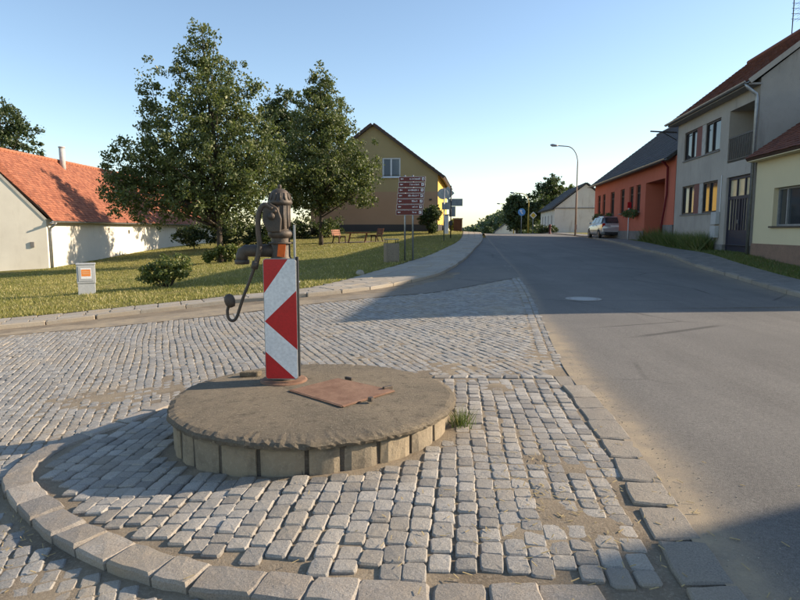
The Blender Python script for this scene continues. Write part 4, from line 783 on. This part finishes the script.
tree('linden_tree', 'conical green tree beside the picnic table on the lawn', -4.98, 38.8, [(0,0,5.0,3.0,2.9,2.9),(.1,0,7.6,2.0,2.0,2.4),(.1,0,9.7,.85,.85,1.5),(2.2,0,4.2,1.5,1.6,1.8),(-1.8,0,4.0,1.6,1.6,1.9),(.2,0,3.0,1.4,1.4,.9),(.3,-.2,1.4,.35,.35,.8)], 900, 48, .14, LEAF, .12, 23, limbs=50)
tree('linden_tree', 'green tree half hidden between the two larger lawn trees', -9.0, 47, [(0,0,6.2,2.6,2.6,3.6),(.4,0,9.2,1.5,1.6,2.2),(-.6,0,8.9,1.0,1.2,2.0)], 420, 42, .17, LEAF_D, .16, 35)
tree('broadleaf_tree', 'green broadleaf tree standing behind the white house roof', -32.6, 50, [(0,0,8.7,3.2,3.2,3.3),(-2.8,0,7.2,2.6,2.6,3.0),(.5,0,11.2,2.0,2.0,1.7),(2.0,0,7.3,1.5,1.8,2.0)], 480, 45, .20, LEAF_D, .25, 41, crown_r=.55)
def shrub(name, label, x, y, lobes, ncl, per, leaf, mat, seed, cr_=.2, cat='bush', zoff=.08):
    r = np.random.default_rng(seed); t = thing(name, label, cat, (x, y, t1(x, y)+zoff)); lob = np.array(lobes, float); pick = r.integers(0, len(lob), ncl); d = r.normal(size=(ncl, 3)); d /= np.linalg.norm(d, axis=1)[:, None]
    C = lob[pick, :3]+d*lob[pick, 3:6]*(r.random(ncl)**.5)[:, None]; C = C[C[:, 2] > .02]; leaf_cloud('foliage', t, C, cr_*r.uniform(.6, 1.2, len(C)), per, leaf, mat, seed)
    m = MB()
    for j in r.choice(len(C), min(16, len(C)), replace=False): e = C[j]; m.tube([(e[0]*.12, e[1]*.12, -.05), (e[0]*.5, e[1]*.5, e[2]*.6), tuple(e)], [.018, .012, .005], 5)
    m.build('stems', BARK, t, True); return t
shrub('lawn_bush', 'loose low green bush on the lawn beside the footway', -6.85, 17.7, [(0,0,.50,.55,.5,.42),(-.45,0,.34,.38,.35,.3),(.38,0,.62,.36,.35,.36)], 120, 26, .075, LEAF_Y, 51, .17)
shrub('tree_sprouts', 'leafy sprouts growing round the foot of the tallest tree', -8.35, 28.6, [(0,0,.45,.55,.4,.4),(-.7,0,.3,.3,.3,.25),(.5,0,.5,.35,.35,.4)], 90, 24, .12, LEAF_Y, 53, .2)
shrub('round_shrub', 'dense round dark shrub in front of the olive house corner', 2.35, 47.5, [(0,0,1.55,.85,.85,.8),(-.25,0,1.2,.7,.7,.6),(.35,0,1.6,.6,.6,.7),(.1,0,.5,.35,.35,.5)], 260, 40, .10, LEAF_D, 55, .22)
shrub('hedge', 'yellow-green hedge behind the road signs by the footway', 4.95, 56, [(0,0,.6,.5,.9,.6),(.2,1.5,.6,.5,.9,.6)], 120, 30, .12, LEAF_Y, 57, .22)
shrub('background_shrub', 'dark shrub in the shade behind the tallest tree trunk', -11.3, 41, [(0,0,1.0,1.7,1.0,1.0),(2.2,0,.9,1.4,1.0,.9),(-2.5,0,.9,1.5,1,.8)], 240, 36, .15, LEAF_D, 59, .35)
shrub('background_shrub', 'dark shrub between the two lawn trees', -7.6, 46, [(0,0,.8,1.6,1.0,.8),(2.0,.5,.7,1.2,.8,.6)], 160, 36, .15, LEAF_D, 61, .32)
shrub('roadside_shrub', 'low rounded shrub beside the far white house', 16.2, 69.5, [(0,0,.45,.9,.7,.5),(1.2,0,.4,.7,.6,.45)], 90, 30, .13, LEAF_D, 63, .25)
far = [(23.0,96,[(0,0,5,3.0,3,3.6),(.8,0,7.2,2.0,2,1.9)],'tallest dark tree above the far white house roof'),(18.6,97,[(0,0,3.4,2.2,2.2,2.6),(-.4,0,5.0,1.2,1.2,1.3)],'dark tree left of the far white house beside the ochre lamp'),(29.5,104,[(0,0,5,2.8,2.8,3.4),(1,0,7.4,1.4,1.4,1.1)],'tree just right of the tallest one behind the far white house')]
for i, (x, y, lb, la) in enumerate(far): tree('roadside_tree', la, x, y, lb, 260, 40, .30, LEAF_D if i != 2 else LEAF, .22, 70+i, crown_r=.62, group='trees beyond the crest')
# far wood beyond the crest
r = np.random.default_rng(8); C = []
for k in range(420):
    y = r.uniform(150, 260); u = r.uniform(462, 540); top = 1.5+(230-np.interp(u, [462,475,492,505,515,540], [231,226,213,211,204,200]))/604*y+r.normal(0, .5)
    [C.append(((u-400)/604*y, y, r.uniform(-4, top-.8))) for _ in range(4)]
wood = tag(leaf_cloud('far_wood', None, C, r.uniform(1.0, 2.0, len(C)), 26, .85, LEAF_F, 9), 'band of hazy green woodland beyond the crest of the road', 'woodland', kind='stuff')
for i, (x, y, h) in enumerate([(21.2,146,4.3),(23.4,150,5.0),(19.6,148,3.2)]): tree('conifer_tree', ['dark tree at the far end of the road, middle of the three', 'tallest dark tree at the far end of the road', 'smallest dark tree at the far end of the road'][i], x, y, [(0,0,h*.45,1.3,1.3,h*.45),(0,0,h*.8,.7,.7,h*.28)], 110, 34, .35, LEAF_D, .15, 90+i, crown_r=.6, zoff=-.1)
# ---------------------------------------------------------------- grass
def grass(name, P, z, h, w, mat, label=None, seed=1, parent=None, dry=.12):
    r = np.random.default_rng(seed); n = len(P); a = r.uniform(0, 6.28, n); hh = h*r.uniform(.45, 1.45, n)*(1+.75*np.maximum(fnoise(P[:, 0], P[:, 1], .9, 31), -.6)); ww = w*r.uniform(.6, 1.3, n); ln = r.normal(0, .45, (n, 2))*hh[:, None]
    B = np.c_[P, z]; d = np.c_[np.cos(a)*ww/2, np.sin(a)*ww/2, 0*a]; V = np.stack([B-d, B+d, B+np.c_[ln, hh]], 1).reshape(-1, 3); t = np.clip(r.random(n)*.55+.42*fnoise(P[:, 0], P[:, 1], 2.2, 12)+.2, 0, .85); t = np.where(r.random(n) < dry*(1+1.2*fnoise(P[:, 0], P[:, 1], 1.7, 13)), .95, t)
    o = np_mesh(name, V, np.arange(n*3).reshape(-1, 3), mat, parent, {'tint': np.repeat(t, 3)}); tag(o, label, 'grass' if label else None, None, 'stuff'); return o
r = np.random.default_rng(77); n = 620000; yy = 10+ (r.random(n)**1.35)*42; xx = r.uniform(-1, 1, n)*(yy*.70+1.5); xx = np.where(xx > 0, -xx*.0+xx, xx); P = np.c_[xx, yy]
d = xGE(P[:, 1])-P[:, 0]; keep = (d > -.03) & (P[:, 0] > -24) & (r.random(n) < .78+.22*fnoise(P[:, 0], P[:, 1], .8, 21)) & ~((P[:, 0] < -18.55) & (P[:, 1] > 28)) & (np.hypot(P[:, 0]+2.85, (P[:, 1]-41.2)) > 1.3) & ~((P[:, 1] > 50.7) & (P[:, 0] > -7.6)); P = P[keep]
grass('lawn_grass', P, T(P[:, 0], P[:, 1])+.08, .058, .020, BLADE, 'mown yellow-green grass on the lawn left of the road', 5)
n = 60000; yy = r.uniform(13, 52, n); xx = xRS(yy)+.0+r.random(n)**1.2*3.0; P = np.c_[xx, yy]; P = P[(P[:, 0] < hline(P[:, 1])-.05) | (P[:, 1] > 48.6)]
grass('verge_grass', P, T(P[:, 0], P[:, 1])+.08, .07, .018, BLADE_S, 'short grass on the verge in front of the cream and grey houses', 6)
n = 26000; yy = r.uniform(23.9, 37, n); xx = xRS(yy)+.15+r.random(n)*1.3; P = np.c_[xx, yy]; P = P[P[:, 0] < hline(P[:, 1])-.05]
grass('tall_verge_grass', P, T(P[:, 0], P[:, 1])+.08,   .52, .026, BLADE_S, 'tall unmown grass along the foot of the grey and red houses', 7)
# small weeds and litter on the paving
def weed(label, x, y, z, n_, h, seed):
    r = np.random.default_rng(seed); P = np.c_[x+r.normal(0, .035, n_), y+r.normal(0, .05, n_)]; t = thing('weed_tuft', label, 'weed', (x, y, z), 0, 'weeds in the paving'); o = grass('blades', P-np.array([x, y]), np.zeros(n_), h, .008, BLADE_S, None, seed, t); return t
weed('small green weed tuft at the right edge of the round platform', .47, 4.55, t1(.47, 4.55), 140, .11, 3); 
grass('dry_litter', np.c_[r.normal(-2.55, .45, 900), r.normal(2.95, .4, 900)], Ostreet(np.full(900, -2.55), np.full(900, 2.95))-.012, .03, .012, STRAW, 'scattered dry straw and leaf litter outside the island kerb', 15, None, .9)
m = MB(); r = np.random.default_rng(44)
for k in range(420):
    if k < 260: x, y = r.normal(.8, .5), r.normal(3.2, .6)
    else: x, y = r.normal(-2.5, .4), r.normal(2.9, .45)
    if not (abs(x+.68) > 1.2 or y < 3.4): continue
    z = float(ISZ(x, y))+.006 if k < 260 else float(Ostreet(x, y))+.004
    a = r.uniform(0, 3.14); L = r.uniform(.012, .05); m.bar((x-L*math.cos(a)/2, y-L*math.sin(a)/2, z), (x+L*math.cos(a)/2, y+L*math.sin(a)/2, z+r.uniform(0, .008)), r.uniform(.002, .006), .002)
tag(m.build('straw_litter', STRAW), 'tiny straw bits and dry stalks lying on the island setts', 'litter', None, 'stuff')
m = MB()
for k in range(700):
    if k < 420: y = r.uniform(2.3, 7.5); x = float(xRL(y))+abs(r.normal(0, .16))+.01; z = t1(x, y)
    else: a = r.uniform(0, 6.28); q_ = r.uniform(1.13, 1.26); x, y = -.68+q_*math.cos(a), 4.72+q_*math.sin(a); z = float(ISZ(x, y))
    s = r.uniform(.002, .006); m.obox((x, y, z+s*.3), (s, s*r.uniform(.7, 1.3), s*.8), r.uniform(0, 3))
tag(m.build('gravel_grit', ROCK), 'loose grit and small pebbles along the kerb and platform foot', 'gravel', None, 'stuff')
# fragment of concrete behind the board, rock by the lawn
rk = MB(); rk.lathe([(0,.12),(.07,.11),(.13,.06),(.14,0),(.12,-.04)], n=7); o = rk.build('rock', ROCK, None, True); o.location = (-1.22, 18.4, t1(-1.22, 18.4)+.09); o.scale = (1.05, .8, 1.25); o.rotation_euler = (0, .2, .5); tag(o, 'small pale rock at the edge of the lawn by the footway', 'rock')
rk = MB(); rk.prism([(0,0),(.16,.02),(.19,.07),(.05,.09)], (0,0,.05), lambda p: (p[0], p[1], 0)); o = rk.build('stone_fragment', CONC, None, False, .01); o.location = (-1.42, 5.22, PZ+.006); tag(o, 'broken stone fragment on the platform beside the pump foot', 'stone')
# ================================================================ utility cabinet
x, y = -8.85, 17; uc = thing('utility_cabinet', 'small pale grey utility cabinet with orange notice on the lawn', 'cabinet', (x, y, t1(x, y)+.06), R(26))
MB().box(-.22, .22, -.14, .14, -.1, .34).build('base', CABPL, uc, False, .008); MB().box(-.235, .235, -.155, .155, .34, .86).build('body', CABPL, uc, False, .01); MB().box(-.25, .25, -.17, .17, .86, .90).build('cap', CABPL, uc, False, .01)
dr = MB().box(-.19, .19, -.165, -.155, .40, .82).build('door', CABPL, uc, False, .004)
nt = MB().box(-.135, .135, -.169, -.165, .47, .77).build('notice', SIGNWHITE, dr)
m = MB(); m.box(-.115, .115, -.1705, -.169, .54, .73); m.build('orange_panel', simple('orange_print', (.80,.27,.05), (.72,.22,.04), .5), dr); m = MB(); [m.box(-.09, .09, -.1715, -.1705, z, z+.012) for z in (.60,.635,.67)]; m.build('print_lines', simple('pale_print', (.75,.5,.3), (.7,.45,.25)), dr)
# ================================================================ brown sign board
x, y = .2, 22.9; sb = thing('direction_sign_board', 'stack of seven brown tourist direction signs on two grey posts', 'sign board', (x, y, t1(x, y)+.06), R(-6))
for s in (-.02, .28): MB().tube([(s,.05,-.1),(s,.05,3.22)], .032, 10).build('post', GALV, sb, True)
r = np.random.default_rng(5); tl = [.40,.38,.42,.40,.24,.20,.18]
for k in range(7):
    z = 3.16-k*.205; dx = -.02*k/3; p = MB().box(-.24+dx-.012*k, .76+dx-.012*k, -.006, .014, z-.186, z).build('sign_plate', SIGNWHITE, sb, False, .006); ox = -.24+dx-.012*k
    MB().box(ox+.01, ox+.99, -.009, -.006, z-.178, z-.008).build('brown_face', SIGNBR, p)
    m = MB(); m.prism([(.06,-.085),(.10,-.05),(.10,-.072),(.17,-.072),(.17,-.098),(.10,-.098),(.10,-.12)], (0,-.002,0), lambda q_: (ox+q_[0], -.009, z+q_[1])); m.build('arrow', SIGNWHITE, p)
    m = MB(); xx_ = ox+.80-tl[k]
    while xx_ < ox+.78:       # lettering too small to read: rows of letter-sized strokes
        w_ = r.uniform(.018, .03); hgt = r.choice([.05, .05, .07]); m.box(xx_, xx_+.008, -.0105, -.009, z-.115, z-.115+hgt)
        if r.random() < .7: m.box(xx_+.008, xx_+w_, -.0105, -.009, z-.115+hgt*r.choice([0, .42, .84]), z-.115+hgt*r.choice([0, .42, .84])+.009)
        if r.random() < .6: m.box(xx_+w_-.008, xx_+w_, -.0105, -.009, z-.115, z-.115+.05)
        xx_ += w_+.012+(.02 if r.random() < .12 else 0)
    m.build('lettering', SIGNWHITE, p); m = MB(); m.box(ox+.86, ox+.955, -.0105, -.009, z-.135, z-.035); pc = m.build('pictogram', SIGNWHITE, p)
    m = MB(); [m.obox((ox+.907+r.uniform(-.02, .02), -.0115, z-.085+r.uniform(-.02, .02)), (r.uniform(.015,.05), .001, r.uniform(.012,.045))) for _ in range(3)]; m.build('pictogram_mark', SIGNBR, pc)
    MB().box(-.06, .32, .014, .022, z-.11, z-.06).build('clamp', GALV, p)
# ================================================================ litter bin
x, y = -.32, 22.6; lb = thing('litter_bin', 'square exposed-aggregate concrete litter bin with metal hood by the sign posts', 'bin', (x, y, t1(x, y)+.06), R(12))
m = MB()
for (a, b, c, d_) in ((-.25,.25,-.25,-.21),(-.25,.25,.21,.25),(-.25,-.21,-.21,.21),(.21,.25,-.21,.21)): m.box(a, b, c, d_, -.05, .72)
m.box(-.21, .21, -.21, .21, -.05, .45); m.build('concrete_body', AGG, lb, False, .012); MB().box(-.19, .19, -.262, -.25, .08, .62).build('front_panel', AGG, lb, False, .006)
m = MB(); [m.tube([(a,b,.68),(a,b,.88)], .014, 6) for a in (-.2,.2) for b in (-.2,.2)]; m.build('hood_posts', DARKM, lb); m = MB(); m.box(-.25, .25, -.25, .25, .86, .885); m.build('hood', GREYM, lb, False, .006); MB().box(-.2, .2, -.2, .2, .55, .60).build('liner', BLACKP, lb)
# ================================================================ picnic table and benches
x, y = -2.85, 41.2; z = t1(x, y)+.08
pt = thing('picnic_table', 'red-brown wooden picnic table on the lawn', 'table', (x, y, z), R(4)); pt.scale = (1, 1, .86)
for k in range(5): MB().box(-.85, .85, -.38+k*.155, -.38+k*.155+.14, .72, .80).build('plank', WOODBR, pt)
for s in (-.55, .55):
    m = MB(); m.bar((s-.1,-.33,0), (s+.05,-.12,.70), .07, .07); m.bar((s-.1,.33,0), (s+.05,.12,.70), .07, .07); m.bar((s,-.34,.69), (s,.34,.69), .07, .05); m.build('leg', WOODBR, pt)
MB().bar((-.55,0,.35), (.55,0,.35), .06, .06).build('stretcher', WOODDK, pt)
def bench(label, x, y, rz):
    b = thing('garden_bench', label, 'bench', (x, y, t1(x, y)+.08), rz, 'benches at the picnic table')
    for k in range(3): MB().box(-.65, .65, -.25+k*.15, -.25+k*.15+.13, .42, .46).build('seat_plank', WOODDK, b)
    for k in range(3): MB().obox((0, .24+k*.035, .56+k*.14), (1.3, .03, .12), 0, R(-14)).build('back_plank', WOODBR, b)
    for s in (-.5, .5): m = MB(); m.bar((s,-.22,0), (s,-.2,.42), .07, .06); m.bar((s,.30,0), (s,.16,.42), .07, .06); m.bar((s,-.25,.40), (s,.24,.40), .06, .05); m.bar((s,.20,.40), (s,.34,.92), .06, .05); m.build('leg', WOODDK, b)
bench('brown wooden bench left of the picnic table, facing it', x-1.25, y-.05, R(70)); bench('brown wooden bench right of the picnic table, facing it', x+1.25, y-.05, R(-70))
pd = tag(rows('picnic_pad', np.linspace(40.2, 42.3, 12), lambda y: -5.0, lambda y: -.9, 12, lambda X, Y: .092+0*X, SAND), kind='structure')
# ================================================================ road signs seen from behind
x, y = 2.78, 38.5; s1 = thing('road_sign', 'round and rectangular road signs on a grey post, seen from behind', 'road sign', (x, y, t1(x, y)+.06), R(-5))
MB().tube([(0,0,-.1),(0,0,3.35)], .035, 10).build('post', GALV, s1, True)
MB().lathe([(0,.008),(.33,.008),(.34,0),(.34,-.012),(0,-.012)], (-.08,.05,2.98), 24, Matrix.Rotation(R(90), 3, 'X')).build('round_plate', GALV, s1); MB().box(-.14, .38, .04, .055, 2.0, 2.45).build('rectangular_plate', GREYM, s1, False, .006); MB().box(-.04, .05, .0, .04, 2.15, 2.2).build('clamp', GALV, s1)
x, y = 3.5, 42.0; s2 = thing('road_sign', 'diamond and arrow-shaped road signs on a dark post, seen from behind', 'road sign', (x, y, t1(x, y)+.06), R(-4))
MB().tube([(0,0,-.1),(0,0,3.6)], .04, 10).build('post', DARKM, s2, True); m = MB(); m.prism([(0,.46),(.46,0),(0,-.46),(-.46,0)], (0,.015,0), lambda p: (p[0]-.22, .05, p[1]+3.1)); m.build('diamond_plate', GALV, s2, False, .006)
MB().box(-.22, .80, .05, .068, 2.22, 2.72).build('arrow_plate', GREYM, s2, False, .006); MB().box(-.12, .32, .05, .065, 1.5, 2.2).build('rectangular_plate', GREYM, s2, False, .006); MB().box(-.12, .12, -.08, .12, .9, 1.2).build('junction_box', DARKM, s2, False, .01)
x, y = 5.0, 52.5; gp = thing('gate_pillar', 'brown boarded gate pillar with flat cap at the top of the footway', 'pillar', (x, y, t1(x, y)+.06), -HA)
[MB().box(-.36+k*.145, -.36+k*.145+.13, -.3, .3, -.1, 1.05).build('board', WOODDK, gp) for k in range(5)]; MB().box(-.42, .42, -.36, .36, 1.05, 1.14).build('cap', GREYPL, gp); MB().box(-.37,.37,-.27,.27,-.1,1.03).build('core', DARKPL, gp)
wp = thing('white_notice_post', 'white post standing between the shrub and the road signs', 'post', (3.55, 47, t1(3.55, 47)+.06)); MB().box(-.18, .18, -.12, .12, -.1, 1.45).build('shaft', WFRAME, wp, False, .01); MB().box(-.22, .22, -.16, .16, 1.45, 1.52).build('cap', GREYPL, wp, False, .01)
# ================================================================ street lamps
def lamp(label, x, y, h, arm, mat, pr=.07):
    t = thing('street_lamp', label, 'street lamp', (x, y, t1(x, y)+.05), 0, 'street lamps along the road'); m = MB(); pts = [(0,0,-.1),(0,0,h*.45)]+[(0,0,h*.46),(0,0,h-1.5)]
    rr_ = [pr*1.25, pr*1.2, pr*.85, pr*.7]; arc = [(-arm*.55*(1-math.cos(a)), 0, h-1.5+1.35*math.sin(a)) for a in np.linspace(.15, math.pi/2, 7)]; pts += arc+[(-arm, 0, h-.10)]; rr_ += [pr*.6]*8
    m.tube(pts, rr_, 10); m.build('pole', mat, t, True); m = MB(); m.tube([(-arm+.05,0,h-.10),(-arm-.12,0,h-.09),(-arm-.45,0,h-.05),(-arm-.6,0,h-.04)], [.05,.10,.11,.05], 10); hd_ = m.build('lamp_head', GREYM, t, True)
    MB().obox((-arm-.3,0,h-.155), (.36,.15,.05)).build('lens', simple('lamp_lens', (.6,.6,.58), (.5,.5,.48), .3), hd_, False, .02); MB().box(-.09, .09, -.1, -.05, .5, .9).build('service_door', mat, t)
lamp('tall curved street lamp with brown rusty pole beside the red house', 15.0, 52, 7.6, 1.75, simple('rusty_lamp_pole', (.24,.17,.12), (.30,.26,.21), .7, 2, .2, 40, .003, .2))
lamp('ochre-poled street lamp left of the far white house', 17.7, 84, 5.6, 2.0, YPOLE, .09); lamp('farthest ochre street lamp down the road, partly hidden', 19.8, 106, 5.6, 2.4, YPOLE, .08)
# far road signs
def pole_sign(name, label, x, y, h, fn):
    t = thing(name, label, 'road sign', (x, y, t1(x, y)+.05)); MB().tube([(0,0,-.1),(0,0,h)], .05, 8).build('post', GREYM, t, True); fn(t, h)
def f_round(t, h):
    MB().lathe([(0,.01),(.44,.01),(.46,0),(.46,-.01),(0,-.01)], (0,-.06,h-.4), 24, Matrix.Rotation(R(90), 3, 'X')).build('blue_disc', SIGNBLUE, t); m = MB(); m.prism([(-.2,.1),(.05,-.25),(.17,-.2),(-.05,.12),(.1,.15),(-.1,.32),(-.28,.2)], (0,-.004,0), lambda p: (p[0], -.072, p[1]+h-.4)); m.build('white_arrow', SIGNWHITE, t)
def f_diam(t, h):
    m = MB(); m.prism([(0,.45),(.45,0),(0,-.45),(-.45,0)], (0,.015,0), lambda p: (p[0], -.06, p[1]+h-.4)); m.build('white_border', SIGNWHITE, t, False, .005); m = MB(); m.prism([(0,.33),(.33,0),(0,-.33),(-.33,0)], (0,-.004,0), lambda p: (p[0], -.061, p[1]+h-.4)); m.build('yellow_face', SIGNYEL, t)
pole_sign('round_road_sign', 'round blue road sign beside the road before the dark trees', 15.15, 76, 3.0, f_round); pole_sign('priority_road_sign', 'small yellow diamond road sign left of the far white house', 16.6, 76, 2.6, f_diam)
x, y = 13.95, 37.2; ps = thing('marker_post', 'thin white post with small red sign beside the parked car', 'post', (x, y, t1(x, y)+.06)); MB().tube([(0,0,-.1),(0,0,2.2)], .035, 8).build('shaft', WFRAME, ps, True); MB().box(-.12, .12, -.05, -.035, 1.95, 2.3).build('red_plate', SIGNRED, ps)
x, y = 16.4, 66.5; hy = thing('hydrant_post', 'short dark post with rounded head beside the far white house', 'post', (x, y, t1(x, y)+.05)); MB().lathe([(.16,-.1),(.16,.05),(.10,.08),(.10,.75),(.15,.8),(.15,.92),(.08,1.0),(0,1.03)], n=14).build('body', simple('dark_red_paint', (.12,.03,.025), (.09,.025,.02), .6), hy, True); MB().tube([(-.2,0,.6),(.2,0,.6)], .06, 8).build('outlet', DARKM, hy, True)
# far cottage and car at the end of the road
fc = thing('far_cottage', 'tiny grey-roofed cottage at the far end of the road', 'house', (20.0, 128, t1(20, 128)-.6), R(-8)); m = MB(); m.box(0, 4.6, 0, 7, -.5, 2.5); m.add([(0,0,2.5),(4.6,0,2.5),(2.3,0,4.2)], [(0,1,2)]); m.add([(0,7,2.5),(4.6,7,2.5),(2.3,7,4.2)], [(0,1,2)]); m.build('wall', FARWHITE, fc); 
for s in (-1, 1): m = MB(); m.prism([(2.3+s*2.6,-.2,2.3),(2.3+s*2.6,7.2,2.3),(2.3,7.2,4.25),(2.3,-.2,4.25)], (0,0,.12)); m.build('roof', TILE_G, fc)
for a in (.8, 2.8): window(fc, a, a+1.0, .9, 2.0, -.03, WFRAME, GLASS)
# ================================================================ parked car
def car(label, x, y, rz):
    c = thing('parked_car', label, 'car', (x, y, t1(x, y)+.07), rz)      # local +y = front
    st = [(-2.10,.42,.80,.80,.74),(-2.06,.30,.98,1.00,.80),(-1.75,.22,1.0,1.02,.84),(-.9,.20,.95,.98,.86),(0,.20,.92,.96,.865),(.9,.20,.90,.95,.86),(1.5,.20,.84,.90,.84),(1.95,.25,.70,.76,.78),(2.12,.36,.58,.62,.66)]
    m = MB(); V = []; n_ = 12
    for (yy_, zb, zs, zt, w) in st:
        V += [(-w*.82, yy_, zb), (-w*.97, yy_, zb+.10), (-w, yy_, zb+(zs-zb)*.5), (-w*.965, yy_, zs-.06), (-w*.91, yy_, zs), (-w*.4, yy_, zt), (w*.4, yy_, zt), (w*.91, yy_, zs), (w*.965, yy_, zs-.06), (w, yy_, zb+(zs-zb)*.5), (w*.97, yy_, zb+.10), (w*.82, yy_, zb)]
    F = [(i*n_+j, i*n_+(j+1) % n_, (i+1)*n_+(j+1) % n_, (i+1)*n_+j) for i in range(len(st)-1) for j in range(n_)]+[tuple(range(n_)), tuple((len(st)-1)*n_+j for j in range(n_-1, -1, -1))]
    m.add(V, F); m.build('body', SILVER, c, True, .02)
    m = MB(); V = []; cs = [(-2.0,1.0,1.01,.74,.70),(-1.55,1.0,1.40,.78,.58),(-1.1,.98,1.47,.79,.60),(-.1,.96,1.48,.80,.60),(.45,.95,1.40,.79,.58),(1.12,.93,.96,.76,.72)]
    for (yy_, zb, zt, wb, wt) in cs: V += [(-wb, yy_, zb-.03), (-wt, yy_, zt-.04), (-wt*.85, yy_, zt), (wt*.85, yy_, zt), (wt, yy_, zt-.04), (wb, yy_, zb-.03)]
    F = [(i*6+j, i*6+j+1, i*6+j+7, i*6+j+6) for i in range(len(cs)-1) for j in range(5)]+[tuple(range(6)), tuple(range(35, 29, -1))]
    m.add(V, F); m.build('cabin', SILVER, c, True, .015)
    e = .012
    MB().prism([(-.60,-1.985,1.05),(.60,-1.985,1.05),(.53,-1.60,1.37),(-.53,-1.60,1.37)], (0,-e*1.2,e), None).build('rear_window', GLASS, c)
    MB().prism([(-.62,1.06,.99),(.62,1.06,.99),(.52,.52,1.36),(-.52,.52,1.36)], (0,e,e), None).build('windscreen', GLASS, c)
    for s in (-1, 1):
        for (a, b, a2, b2) in ((-1.80,-1.05,-1.50,-1.05),(-.98,-.05,-.98,-.05),(.02,.95,.02,.50)): MB().prism([(s*.785,a,1.02),(s*.785,b,1.0),(s*.625,b2,1.38),(s*.625,a2,1.38)], (s*e,0,e*.3), None).build('side_window', GLASS, c)
        MB().obox((s*.70,-2.03,.86), (.20,.12,.26)).build('tail_light', REDLENS, c, False, .03); MB().obox((s*.60,2.02,.60), (.28,.14,.16)).build('headlight', SIGNWHITE, c, False, .03); MB().obox((s*.95,.62,1.02), (.16,.10,.12)).build('mirror', SILVER, c, False, .03)
        MB().box(s*.875-.006, s*.875+.006, -.95, .95, .50, .54).build('side_strip', BLACKP, c); [MB().obox((s*.862,yy_,.84), (.03,.16,.03)).build('door_handle', BLACKP, c) for yy_ in (-.75, .2)]
        for yy_ in (-1.28, 1.32):
            ax = Matrix.Rotation(R(90), 3, 'Y')
            tw = MB().lathe([(.20,-.09),(.30,-.095),(.315,-.06),(.315,.06),(.30,.095),(.20,.09)], (s*.76,yy_,.315), 22, ax).build('wheel', TYRE, c, True); MB().lathe([(.0,.05*s),(.06,.075*s),(.16,.06*s),(.20,.085*s),(.20,-.05)], (s*.775,yy_,.315), 14, ax).build('rim', GALV, tw); MB().lathe([(.0,0),(.37,0)], (s*.845,yy_,.33), 20, ax).build('wheel_arch', BLACKP, c)
    MB().box(-.80, .80, -2.17, -2.02, .40, .66).build('rear_bumper', SILVER, c, False, .05); MB().box(-.62, .62, -2.14, -2.02, .24, .40).build('bumper_underside', BLACKP, c, False, .03); MB().obox((0,-2.10,.80), (.52,.02,.11)).build('number_plate', SIGNWHITE, c); MB().box(-.6, .6, 2.02, 2.15, .30, .42).build('front_grille', BLACKP, c, False, .02)
    MB().tube([(-.68,-1.5,1.47),(-.62,.2,1.49)], .015, 6).build('roof_rail', BLACKP, c); MB().tube([(.68,-1.5,1.47),(.62,.2,1.49)], .015, 6).build('roof_rail', BLACKP, c)
    return c
car('silver hatchback parked half on the footway before the red house', 14.3, 42.2, -R(4))
